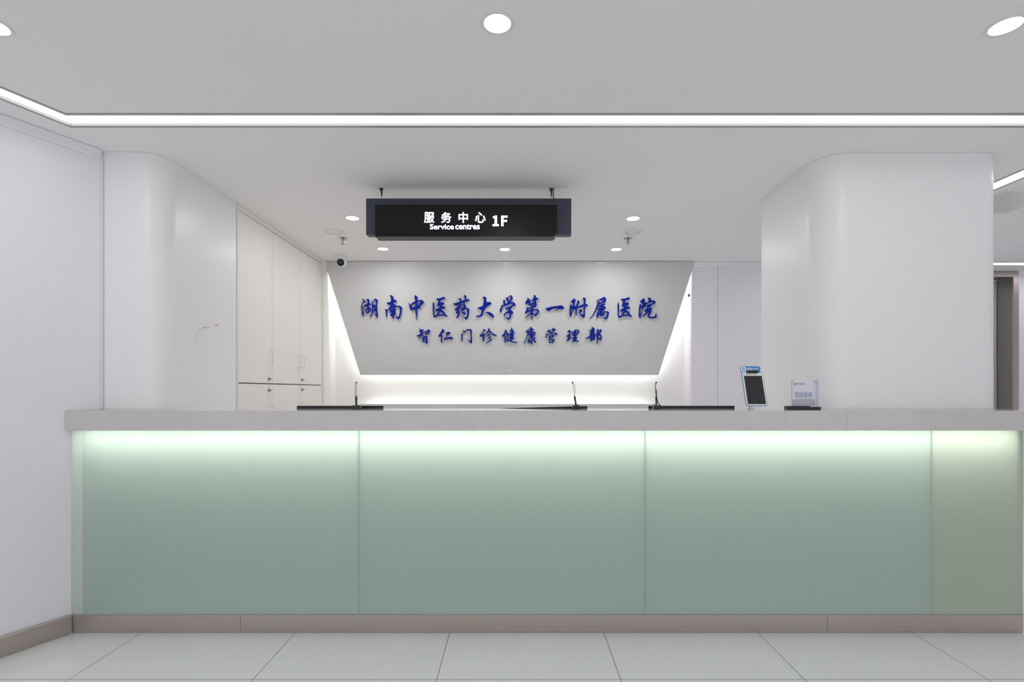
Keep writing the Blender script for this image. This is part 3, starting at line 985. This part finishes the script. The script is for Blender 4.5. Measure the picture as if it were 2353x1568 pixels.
 ('康', 1194, ROW2, ["73,10 80,9 87,12 92,20 97,23 103,27 102,31 92,35 91,43 97,44 104,41 111,46 117,52 113,61 107,73 103,82 98,85 90,86 91,96 98,91 105,85 110,84 114,89 113,95 108,101 107,106 114,109 119,115 121,122 118,124 110,120 99,119 104,116 100,108 98,100 99,97 91,103 90,115 90,130 88,137 85,136 80,128 72,121 68,123 63,129 60,127 58,119 58,114 64,108 64,103 60,104 56,103 56,99 62,95 68,98 72,105 72,109 78,105 84,100 84,90 78,91 70,92 63,89 68,86 78,82 82,78 76,78 70,75 69,72 75,68 82,63 78,63 70,67 60,70 55,78 48,96 40,114 34,130 30,131 29,126 34,113 42,97 49,80 54,64 58,53 50,51 45,46 43,40 46,35 54,30 64,25 74,20 77,16",
   "48,41 48,37 56,32 68,28 80,25 87,26 82,31 70,37 58,41", "62,64 66,55 73,46 80,43 83,46 80,51 72,55 66,61", "92,56 96,51 102,49 104,54 103,63 100,71 95,75 92,75 98,66 97,60", "75,118 80,111 84,108 84,119 80,121"]),
 ('管', 1242, ROW2, ["54,24 60,26 66,31 66,36 70,34 73,28 77,25 73,36 71,41 76,46 85,50 95,50 110,50 117,54 124,65 120,68 108,68 98,66 104,64 110,58 104,54 95,54 87,56 80,60 76,63 66,61 55,62 50,66 46,76 42,87 39,92 37,86 35,77 40,68 40,62 38,57 41,57 47,61 54,58 66,56 71,53 68,49 62,47 58,43 54,44 50,49 47,50 45,45 48,40 54,36 58,30",
   "84,13 90,15 98,22 104,22 110,23 113,28 108,31 101,32 102,38 98,43 91,46 82,46 88,42 93,40 92,36 87,38 84,35 84,28 88,23",
   "64,66 67,70 67,76 72,74 80,67 88,63 95,66 98,71 95,78 90,88 80,90 68,92 67,101 76,99 86,95 94,95 100,99 103,105 99,112 94,118 94,124 86,124 76,123 70,127 66,129 63,124 60,112 60,98 61,84 62,72",
   "69,85 70,78 78,77 87,74 83,80 77,84", "67,117 65,109 74,106 86,102 89,105 85,114 78,118 70,121"]),
 ('理', 1292, ROW2, ["36,43 42,39 46,33 51,30 57,34 63,38 62,43 59,50 58,61 60,68 59,76 56,85 60,84 64,80 66,83 64,90 56,97 48,105 42,112 37,113 33,109 33,101 37,96 43,90 43,86 38,83 32,79 32,72 38,66 46,62 50,60 50,47 42,47", "40,80 44,74 50,72 48,77 46,82",
   "66,41 71,43 74,47 78,40 86,32 95,28 105,26 114,28 122,35 125,40 121,50 114,62 108,71 100,72 98,76 104,80 107,86 108,91 103,97 98,105 107,103 114,107 120,114 117,117 108,114 98,114 88,116 79,120 75,117 71,110 76,107 83,105 80,100 74,97 72,92 78,87 87,84 89,79 82,78 76,73 71,63 70,50",
   "78,48 84,40 91,37 91,42 86,47 80,51", "100,43 98,36 104,31 111,32 113,40 111,50 107,60 103,66 99,63 103,55 106,49", "76,61 80,56 88,58 85,64 79,70", "84,96 88,95 89,99 86,102"]),
 ('部', 1340, ROW2, ["60,8 68,10 76,13 81,20 83,27 87,33 83,38 78,42 83,48 84,54 81,62 88,60 95,59 101,58 101,53 97,53 100,47 103,35 98,31 98,27 103,22 109,24 111,30 111,37 117,34 121,25 126,25 132,30 135,36 132,43 125,54 122,60 129,66 135,74 137,86 134,98 131,107 126,106 117,101 110,98 108,108 105,124 103,137 101,137 100,125 99,100 99,88 97,78 98,68 90,70 80,73 86,77 88,83 85,92 82,105 72,106 63,109 61,115 56,112 50,103 47,92 46,84 38,89 31,95 26,97 17,89 28,84 40,77 48,73 50,71 48,66 47,58 50,53 54,50 50,43 45,35 45,30 50,33 58,34 66,30 60,28 55,25 62,22 66,21 63,14",
   "56,69 64,59 74,52 72,57 64,66", "53,86 60,80 72,76 74,78 66,83 58,88", "60,98 66,93 75,89 72,95 66,101 61,103", "111,56 112,48 118,39 124,36 122,43 117,53", "110,72 117,70 124,75 128,83 127,89 118,90 110,89"]),
]


def smooth_loop(p):
    """one corner-rounding pass that keeps sharp brush tips"""
    out = []
    n = len(p)
    for i in range(n):
        a, b, c = Vector(p[i - 1]), Vector(p[i]), Vector(p[(i + 1) % n])
        u, w = (a - b), (c - b)
        if u.length < 1e-6 or w.length < 1e-6 or u.normalized().dot(w.normalized()) > -0.1:
            out.append(tuple(b))
        else:
            out.append(tuple(b + u * 0.22))
            out.append(tuple(b + w * 0.22))
    return out


ORD = ['first', 'second', 'third', 'fourth', 'fifth', 'sixth', 'seventh', 'eighth', 'ninth', 'tenth', 'eleventh', 'twelfth', 'last']
LD = 0.024
shared = {}
cnt = {676: 0, 748: 0}
for ch, gx, (gy, k), loops in GLYPHS:
    if loops is None:
        loops = shared[ch]
        ddx, ddy = 2.2, 1.6
    else:
        shared[ch] = loops
        ddx = ddy = 0.0
    P = []
    for s_ in loops:
        pts = []
        for w in s_.split():
            a, b = w.split(',')
            px = gx + (float(a) + 0.1 + ddx) * 10 / k
            py = gy + (float(b) + 0.1 + ddy) * 10 / k
            pts.append(on_board(px, py, LD))
        P.append(smooth_loop(pts))
    ax = sum(p[0] for p in P[0]) / len(P[0])
    az = min(p[1] for l in P for p in l)
    me = fill2d([[(x - ax, z - az) for x, z in l] for l in P], LD / 2 - 0.0003)
    for v_ in me.vertices:
        x, y, z = v_.co
        v_.co = (x, -z, y)
    o = link_mesh('wall_letter', me, [M_blue, M_acr])
    o.location = Matrix.Translation((0, YP, CEIL)) @ (Matrix.Rotation(TILT, 4, 'X') @ Vector((ax, -LD / 2, az)))
    o.rotation_euler = (TILT, 0, 0)
    for pl in me.polygons:
        pl.material_index = 0 if abs(pl.normal.y) > 0.8 else 1
    top = gy == 676
    i = cnt[gy]
    cnt[gy] += 1
    n_row = 13 if top else 9
    word = 'last' if i == n_row - 1 else ORD[i]
    tag(o, f'blue brush-script character {ch}, {word} in the ' + ('upper large row of letters' if top else 'lower small row of letters'), 'letter',
        'blue characters of the upper row' if top else 'blue characters of the lower row')

# ------------------------------------------------------------------ built-in cabinet
XC = -1.93
t = thing('built_in_cabinet', 'tall white built-in cabinet with three columns of doors, left behind the desk', 'cabinet', (-2.2, 4.36, 0))
off = -Vector(t.location)
YA, YB = 3.58, 5.14
DY = [(3.597, 4.088), (4.093, 4.601), (4.606, 5.120)]
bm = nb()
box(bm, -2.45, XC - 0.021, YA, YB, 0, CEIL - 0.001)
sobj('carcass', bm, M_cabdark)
bm = nb()
box(bm, XC - 0.021, XC, YA, DY[0][0] - 0.003, 0, CEIL - 0.001)
box(bm, XC - 0.021, XC, DY[2][1] + 0.003, YB, 0, CEIL - 0.001)
box(bm, XC - 0.021, XC, DY[0][0] - 0.003, DY[2][1] + 0.003, 2.519, CEIL - 0.001)
box(bm, XC - 0.021, XC, DY[0][0] - 0.003, DY[2][1] + 0.003, 0, 0.1)
sobj('face_frame', bm, M_cab)
hy = [4.045, 4.562, 4.642]
for tier, (za, zc) in enumerate(((1.317, 2.514), (0.103, 1.309))):
    for i, (ya, yc) in enumerate(DY):
        dd = sobj('door', bx(XC - 0.02, XC - 0.0005, ya, yc, za, zc, 0.0008), M_cab)
        z1 = (1.567 if tier == 0 else 1.152)
        z0 = z1 - 0.104
        y = hy[i]
        x = XC
        bm = nb()
        pts = [(x - 0.001, y, z0), (x + 0.022, y, z0)] + [(x + 0.022 + 0.008 * math.sin(a), y, z0 + 0.008 - 0.008 * math.cos(a)) for a in (0.5, 1.1, 1.57)]
        pts += [(x + 0.030, y, (z0 + z1) / 2)]
        pts += [(x + 0.022 + 0.008 * math.cos(a), y, z1 - 0.008 + 0.008 * math.sin(a)) for a in (0.0, 0.5, 1.1, 1.57)] + [(x - 0.001, y, z1)]
        tube(bm, pts, 0.0042, 8)
        bmesh.ops.translate(bm, verts=bm.verts, vec=off)
        obj('handle', bm, M_white, dd, True)
        if i != 1:
            y = 4.035 if i == 0 else 4.655
            z = 1.350 if tier == 0 else 1.263
            if i == 2:
                z += 0.006
            bm = nb()
            lathe(bm, [(0, 0.0), (0.0125, 0.0), (0.0125, 0.004), (0.008, 0.006), (0.008, 0.016), (0, 0.017)], 20)
            box(bm, -0.0015, 0.0015, -0.011, 0.011, 0.017, 0.030, 0.0006)
            bmesh.ops.transform(bm, matrix=Matrix.Translation(Vector((XC - 0.0005, y, z)) + off) @ Matrix.Rotation(math.pi / 2, 4, 'Y'), verts=bm.verts)
            obj('lock', bm, M_brass, dd, True)

# ------------------------------------------------------------------ reception desk
YG = 2.69
ZK, ZS0, ZS1 = 0.092, 1.054, 1.157
YF = 2.665
seams = [sx(190, YG), sx(825, YG), sx(1482, YG), sx(2140, YG), 2.63]
xl = wall_x(YG) + 0.004
t = thing('reception_desk', 'long reception desk with back-lit pale green glass front', 'desk', (0.15, YG, 0))
off = -Vector(t.location)


def glass_panel(x0, x1, m, name='glass_panel', open_ends=()):
    bm = nb()
    box(bm, x0, x1, YG, YG + 0.010, ZK + 0.004, ZS0 - 0.001)
    for f in bm.faces:
        if any(abs(sum(v.co.x for v in f.verts) / 4 - e_) < 0.0004 for e_ in open_ends):
            f.material_index = 1
            continue
        f.material_index = 1 if f.normal.y > 0.5 or sum(v.co.y for v in f.verts) / 4 > YG + 0.009 else 0
    bmesh.ops.translate(bm, verts=bm.verts, vec=off)
    me = bpy.data.meshes.new(name)
    bmesh.ops.recalc_face_normals(bm, faces=bm.faces)
    bm.to_mesh(me)
    bm.free()
    return link_mesh(name, me, [m, M_glassback], t)


glass_panel(xl, seams[0] - 0.0001, M_glassend, 'edge_glass', (seams[0],))
g = 0.0006
glass_panel(seams[0] + 0.0001, seams[1] - g, M_glass[0], open_ends=(seams[0],))
glass_panel(seams[1] + g, seams[2] - g, M_glass[0])
glass_panel(seams[2] + g, seams[3] - g, M_glass[0])
glass_panel(seams[3] + g, seams[4], M_glass[1])
bm = nb()
box(bm, xl + 0.06, 2.60, 2.80, 2.812, 0.0, ZS0 - 0.001)
box(bm, 2.60, 2.63, 2.702, 2.80, 0.0, ZS0 - 0.001)
box(bm, xl + 0.06, 2.60, 2.702, 2.80, 0.0, ZK)
sobj('desk_core', bm, M_core)
obj('inner_shelf', bx(-1.90, 1.62, 2.826, 3.45, 0.722, 0.75), M_cab, t).location = off
sobj('light_strip', bx(xl + 0.06, 2.58, 2.757, 2.782, ZS0 - 0.016, ZS0 - 0.002), M_deskled)
# stainless kick plate in lengths
ks = [xl + 0.004, sx(553, YG), sx(1901, YG), 2.63]
for a, b in zip(ks, ks[1:]):
    bm = nb()
    box(bm, a + 0.0005, b - 0.0005, YG - 0.003, YG + 0.0095, 0.008, ZK, 0.0008)
    sobj('kick_plate', bm, M_steel)
bm = nb()
box(bm, xl + 0.004, 2.63, YG + 0.0005, YG + 0.0095, 0.0005, 0.008)
box(bm, xl + 0.004, 2.63, YG - 0.004, YG + 0.0095, ZK + 0.0003, ZK + 0.0036)
sobj('edge_seal', bm, M_alu)

# worktop, cut round the two pillars
pts = [(wall_x(YF) + 0.002, YF), (2.76, YF), (2.76, 2.953), (2.660, 2.953)]
pts += [(x, y) for x, y in arc(RP_X1 - RP_R2, RP_Y + RP_R2, RP_R2 + 0.003, 0, -90, 12)]
pts += [(x, y) for x, y in arc(RP_X0 + RP_R, RP_Y + RP_R, RP_R + 0.003, 270, 180, 16) if y < 2.952]
pts += [(RP_X0 + 0.002, 2.953), (LP_X - 0.0005, 2.953)]
pts += [(x, y) for x, y in arc(LP_X - LP_R, LP_Y + LP_R, LP_R + 0.003, 0, -90, 16) if y < 2.952]
pts += [(wall_x(2.815) + 0.004, 2.815)]
bm = nb()
prism(bm, pts, ZS0, ZS1)
be = [e for e in bm.edges if abs(e.verts[0].co.z - ZS1) < 1e-6 and abs(e.verts[1].co.z - ZS1) < 1e-6 and max(v.co.y for v in e.verts) < YF + 1e-4]
bmesh.ops.bevel(bm, geom=be, offset=0.003, segments=2, affect='EDGES')
top = obj('worktop', bm, M_stone, origin=(0.15, 2.8, ZS0))
tag(top, 'thick pale grey stone worktop running the length of the reception desk', 'worktop')
for px in (1050, 1946):
    bm = nb()
    x = sx(px, YF) - 0.15
    box(bm, x - 0.0005, x + 0.0005, YF - 2.8 - 0.0003, YF - 2.8 + 0.002, 0.0005, ZS1 - ZS0 - 0.002)
    obj('joint_line', bm, M_greyprint, top)

# ------------------------------------------------------------------ things on the worktop
ZT = ZS1


YM = 2.985


def monitor(px0, px1, py0, py1, label):
    """computer screen seen from behind: only its top edge clears the worktop"""
    x0, x1 = sx(px0, YM), sx(px1, YM)
    zt = (sz(py0, YM) + sz(py1, YM)) / 2
    roll = math.atan2(sz(py0, YM) - sz(py1, YM), x1 - x0)
    w = (x1 - x0) / 2
    t = thing('monitor', label, 'monitor', ((x0 + x1) / 2, YM, 0.75), group='computer monitors behind the desk')
    hh = 0.15
    Rm = Matrix.Translation((0, 0, zt - 0.75 - hh)) @ Matrix.Rotation(roll, 4, 'Y')
    bm = nb()
    slab_xz(bm, rounded_rect(-w, w, -hh, hh, 0.004), 0.0, 0.018)
    bmesh.ops.transform(bm, matrix=Rm, verts=bm.verts)
    obj('housing', bm, M_black, t)
    bm = nb()
    box(bm, -w + 0.012, w - 0.012, 0.0182, 0.0188, -hh + 0.02, hh - 0.012)
    bmesh.ops.transform(bm, matrix=Rm, verts=bm.verts)
    obj('screen', bm, M_monitor, t)
    obj('neck', bx(-0.025, 0.025, -0.022, -0.0005, 0.008, 0.2), M_black, t)
    obj('foot', bx(-0.11, 0.11, -0.06, 0.1, 0.0004, 0.0085, 0.003), M_black, t)


M_monitor = emit('lit_monitor_screen', (225, 232, 255), 0.9)
monitor(682, 880, 933, 933, 'black monitor top edge behind the worktop, leftmost, before the cabinet')
monitor(1155, 1351, 938.8, 933.4, 'black monitor top edge behind the worktop, tilted down to the left, in the middle')
monitor(1491, 1688, 933, 933, 'black monitor top edge behind the worktop, nearest the tablet')


def pen_stand(px, variant, label):
    Y = 2.905
    k = Y / F
    x = sx(px, Y)
    t = thing('pen_stand', label, 'pen', (x, Y, ZT), group='corded pens on the desk')
    w0, w1 = (0.029, 0.0185) if variant == 0 else (0.0195, 0.0165)
    bm = nb()
    H = 0.0215
    lo = [(-w0, -0.022), (w0, -0.022), (w0, 0.022), (-w0, 0.022)]
    hi = [(-w1, -0.013), (w1, -0.013), (w1, 0.013), (-w1, 0.013)]
    dx = 0.0035 if variant == 0 else 0.0
    a = [bm.verts.new((u, v_, 0.0004)) for u, v_ in lo]
    b = [bm.verts.new((u + dx, v_, H)) for u, v_ in hi]
    bm.faces.new(a)
    bm.faces.new(b)
    for i in range(4):
        bm.faces.new((a[i], a[(i + 1) % 4], b[(i + 1) % 4], b[i]))
    bmesh.ops.bevel(bm, geom=list(bm.edges), offset=0.0012, segments=2, affect='EDGES')
    base = obj('base', bm, M_black, t, True)
    me = text_mesh('BNIVT', 0.0165, 0.0042, 0.0003, 0.0)
    o = link_mesh('maker_mark', me, M_greyprint, base)
    tilt = math.atan2(0.009, H)
    o.rotation_euler = (-tilt, 0, 0)
    o.location = (-0.0095 + dx * 0.5, -0.0150 - 0.0012, 0.0150)
    lean = {0: 0.0, 1: -0.0085 / 0.0335, 2: 0.0}[variant]

    def at(z, e=0.0):
        return (lean * (z - H) * 0.62 + e + dx * 0.6, 0, z)
    bm = nb()
    tube(bm, [at(H - 0.002), at(0.0405)], 0.0050, 14)
    tube(bm, [at(0.0425), at(0.0700)], 0.0052, 14)
    tube(bm, [at(0.0700), at(0.0765)], [0.0030, 0.0012], 12)
    pen = obj('holder', bm, M_black, t, True)
    bm = nb()
    tube(bm, [at(0.0400), at(0.0430)], 0.0046, 14)
    obj('ring', bm, M_penclear, pen, True)
    bm = nb()
    tube(bm, [at(0.0760), at(0.1450)], 0.0030 if variant == 0 else 0.0016, 12)
    barrel = obj('pen_barrel', bm, M_penclear, t, True)
    bm = nb()
    bmesh.ops.create_uvsphere(bm, u_segments=14, v_segments=10, radius=0.0050, matrix=Matrix.Translation(at(0.1475)) @ Matrix.Diagonal((0.9, 0.9, 1.0, 1)))
    obj('pen_cap', bm, M_black, t, True)
    s_ = -1 if variant != 1 else 1
    bm = nb()
    if variant == 1:
        pts = [at(0.1470, 0.001), at(0.1480, 0.0045), at(0.1400, 0.0085), at(0.120, 0.0080), at(0.100, 0.0060), at(0.078, 0.0030)]
    else:
        pts = [at(0.1475, -0.002), at(0.1430, -0.0055), at(0.130, -0.0065), at(0.105, -0.0070), at(0.080, -0.0078), at(0.050, -0.0070), at(0.030, -0.0055), at(H, -0.0035)]
        if variant == 2:
            pts = [at(0.1475, -0.002), at(0.1430, -0.0050), at(0.130, -0.0068), at(0.110, -0.0060), at(0.095, -0.0035), at(0.075, -0.0010)]
    tube(bm, pts, 0.0013 if variant != 2 else 0.0016, 8)
    obj('cord', bm, M_cord if variant != 2 else M_blackm, t, True)
    if variant == 2:
        bm = nb()
        tube(bm, [at(0.108, 0.0005), at(0.072, 0.0005)], 0.0028, 10)
        obj('grip', bm, M_black, barrel, True)
        bm = nb()
        tube(bm, [(0.002, 0, 0.072), (0.0045, 0, 0.052), (0.009, -0.001, 0.038), (0.016, -0.002, 0.025), (0.024, -0.004, 0.0195)], 0.0026, 10)
        obj('lead', bm, M_blackm, t, True)


pen_stand(818, 0, 'corded pen in a sloped black stand, leftmost on the desk')
pen_stand(1323.5, 1, 'corded pen leaning left in a black stand, middle of the desk')
pen_stand(1508, 2, 'corded pen with dark grip in a black stand, nearest the tablet')

# payment tablet
YT = 2.86
W, H, D = 0.1225, 0.196, 0.0045
psi, th = math.radians(2), math.radians(17)
xm, zm = sx(1734, YT), sz(894, YT)
t = thing('payment_tablet', 'white payment tablet with blue header and dark screen, leaning on the desk', 'tablet', (xm - 0.003, YT, ZT))
R = (Matrix.Rotation(psi, 4, 'Z') @ Matrix.Rotation(-th, 4, 'X'))
R.translation = (0.003, 0, zm - ZT)


def tab(name, bm_or_me, m, parent=None, loc=None):
    """parts built in the tablet's own frame: x right, z up, front at y = 0 facing -y"""
    if isinstance(bm_or_me, bmesh.types.BMesh):
        bmesh.ops.recalc_face_normals(bm_or_me, faces=bm_or_me.faces)
        me = bpy.data.meshes.new(name)
        bm_or_me.to_mesh(me)
        bm_or_me.free()
    else:
        me = bm_or_me
    if loc is not None:
        me.transform(Matrix.Translation(loc))
    me.transform(R)
    return link_mesh(name, me, m, parent or t)


bm = nb()
slab_xz(bm, rounded_rect(-W / 2, W / 2, -H / 2, H / 2, 0.010), 0.001, D)
case = tab('case', bm, M_tabblue)
bm = nb()
slab_xz(bm, rounded_rect(-W / 2 + 0.0024, W / 2 - 0.0024, -H / 2 + 0.0024, H / 2 - 0.0024, 0.008), -0.0003, 0.0009)
tab('bezel', bm, M_tabwhite)
bm = nb()
slab_xz(bm, [(-W / 2 + 0.0115, -H / 2 + 0.0105), (W / 2 - 0.0105, -H / 2 + 0.0105), (W / 2 - 0.0105, H / 2 - 0.0225), (-W / 2 + 0.0115, H / 2 - 0.0225)], -0.0008, -0.0004)
tab('screen', bm, M_screen)
hz0, hz1 = H / 2 - 0.002, H / 2 + 0.034
hx0, hx1 = -W / 2 - 0.001, W / 2 - 0.013
bm = nb()
slab_xz(bm, rounded_rect(hx0, hx1, hz0, hz1, 0.006), 0.001, 0.005)
hdr = tab('header', bm, M_hdrblue)
bm = nb()
slab_xz(bm, rounded_rect(hx0 + 0.0025, hx0 + 0.031, hz0 + 0.0025, hz1 - 0.0035, 0.004), 0.0003, 0.0009)
tab('logo_tile', bm, M_hdrwhite, hdr)
tab('logo', text_mesh('支', 0.021, 0.021, 0.0002, 0.01), M_hdrblue, hdr, (hx0 + 0.0065, 0.0, hz0 + 0.007))
tab('header_text', text_mesh('刷脸支付', 0.064, 0.0185, 0.0002, 0.012), M_hdrwhite, hdr, (hx0 + 0.0365, 0.0007, hz0 + 0.0105))
bm = nb()
slab_xz(bm, rounded_rect(-0.034, 0.033, H / 2 - 0.0075, H / 2 + 0.0075, 0.0074), -0.008, 0.0008)
bar = tab('camera_bar', bm, M_black)
bm = nb()
slab_xz(bm, circle(0.008, H / 2, 0.0028, 16), -0.0085, -0.0081)
tab('camera_lens', bm, M_lens, bar)
bm = nb()
for i in range(5):
    box(bm, -0.0485 + i * 0.0034, -0.0485 + i * 0.0034 + 0.0024, -0.0007, -0.0004, H / 2 - 0.0175, H / 2 - 0.0155)
tab('orange_mark', bm, M_orange)
bm = nb()
box(bm, -0.0325, -0.0285, -0.0007, -0.0004, H / 2 - 0.0178, H / 2 - 0.0152)
for i in range(4):
    box(bm, -0.027 + i * 0.0027, -0.027 + i * 0.0027 + 0.0019, -0.0007, -0.0004, H / 2 - 0.0174, H / 2 - 0.0156)
tab('navy_mark', bm, M_navy)
xs_ = sx(1727, YT) - t.location.x
bm = nb()
tube(bm, [(xs_, 0.012, 0.004), (xs_, 0.013, 0.06), (xs_ + 0.004, 0.018, 0.11)], 0.0082, 16)
obj('post', bm, M_chrome, t, True)
bm = nb()
lathe(bm, [(0, 0.0004), (0.017, 0.0004), (0.017, 0.0025), (0.009, 0.004), (0, 0.004)], 28, (xs_, 0.012, 0))
obj('foot', bm, M_chrome, t, True)

# card holder
YH = 2.775
xa, xb = sx(1810, YH), sx(1887, YH)
t = thing('card_holder', 'clear acrylic card holder on a black base, reading 团体接待, before the right pillar', 'card holder', ((xa + xb) / 2, YH + 0.015, ZT))
off = -Vector(t.location)
bm = nb()
box(bm, xa, sx(1861, YH), YH, YH + 0.038, ZT + 0.0004, ZT + 0.0200, 0.001)
box(bm, sx(1861, YH) + 0.0003, xb, YH + 0.001, YH + 0.038, ZT + 0.0004, ZT + 0.0155, 0.001)
sobj('base', bm, M_black)
YCD = YH + 0.022
ca, cb, cz0, cz1 = sx(1820.5, YCD), sx(1873, YCD), ZT + 0.0205, sz(873.5, YCD)
sobj('clear_front', bx(ca - 0.001, cb + 0.001, YCD - 0.0035, YCD - 0.0020, ZT + 0.0165, cz1 + 0.002), M_acrylic)
crd = sobj('card', bx(ca, cb, YCD, YCD + 0.0008, ZT + 0.0205, cz1), M_card)
bm = nb()
box(bm, cb + 0.0012, cb + 0.0095, YCD - 0.012, YCD - 0.010, ZT + 0.0158, cz1 + 0.003)
sobj('acrylic_side', bm, M_acrylicedge)
bm = nb()
box(bm, ca - 0.003, ca - 0.0015, YCD - 0.003, YCD + 0.003, ZT + 0.0205, cz1 + 0.002)
sobj('acrylic_side', bm, M_acrylicedge)


def cpt(a, b):          # a, b: coordinates in the 9.804x close-up
    return sx(1680 + a / 9.804, YCD), sz(820 + b / 9.804, YCD)


def card_poly(name, polys, m, lift=0.0004):
    bm = nb()
    for p in polys:
        slab_xz(bm, [cpt(*q) for q in p], YCD - lift - 0.0002, YCD - lift + 0.0002)
    bmesh.ops.translate(bm, verts=bm.verts, vec=off)
    return obj(name, bm, m, crd)


card_poly('grey_band', [[(1384, 972), (1450, 958), (1560, 950), (1700, 948), (1800, 952), (1888, 968), (1888, 1108), (1384, 1108)]], M_cardgrey)


def drop(cx, cy, w, h):
    pts = [(cx, cy - h * 0.6)]
    for i in range(11):
        a = math.radians(-30 + 240 * i / 10)
        pts.append((cx + w / 2 * math.cos(a), cy + h * 0.05 + h * 0.35 * math.sin(a)))
    return pts


for d_ in ((1498, 1084, 50, 64), (1548, 1088, 20, 22), (1585, 1104, 14, 12), (1676, 1108, 22, 18), (1790, 1100, 34, 44), (1818, 1080, 22, 36), (1842, 1040, 16, 24)):
    card_poly('blue_drop', [drop(*d_)], M_dropblue, 0.0008)
for d_ in ((1722, 1078, 54, 76), (1625, 1076, 16, 50)):
    card_poly('pink_drop', [drop(*d_)], M_droppink, 0.0008)
card_poly('emblem', [[(1438 + 24 * math.cos(a), 622 + 38 * math.sin(a)) for a in [2 * math.pi * i / 20 for i in range(20)]]], M_green)
card_poly('emblem_cross', [[(1433, 612), (1443, 612), (1443, 645), (1433, 645)], [(1424, 624), (1452, 624), (1452, 633), (1424, 633)]], M_card, 0.0008)


def card_text(body, a0, a1, b0, b1, m, name, bold=0.0):
    x0, z1_ = cpt(a0, b0)
    x1, z0_ = cpt(a1, b1)
    me = text_mesh(body, x1 - x0, z1_ - z0_, 0.0002, bold)
    me.transform(Matrix.Translation(Vector((x0, YCD - 0.0005, z0_)) + off))
    return link_mesh(name, me, m, crd)


card_text('团体接待', 1438, 1826, 790, 930, M_violet, 'card_title', 0.004)
card_text('湖南中医药大学第一附属医院', 1472, 1654, 590, 614, M_greyprint, 'card_heading')
card_text('智仁门诊健康管理部', 1472, 1656, 620, 642, M_redprint, 'card_subheading')
for a, b in ((1396, 572), (1863, 556), (1890, 560)):
    bm = nb()
    x, z = cpt(a, b)
    slab_xz(bm, circle(x, z, 0.0016, 12), YCD - 0.0062, YCD - 0.0036)
    bmesh.ops.translate(bm, verts=bm.verts, vec=off)
    obj('screw', bm, M_dark, t)
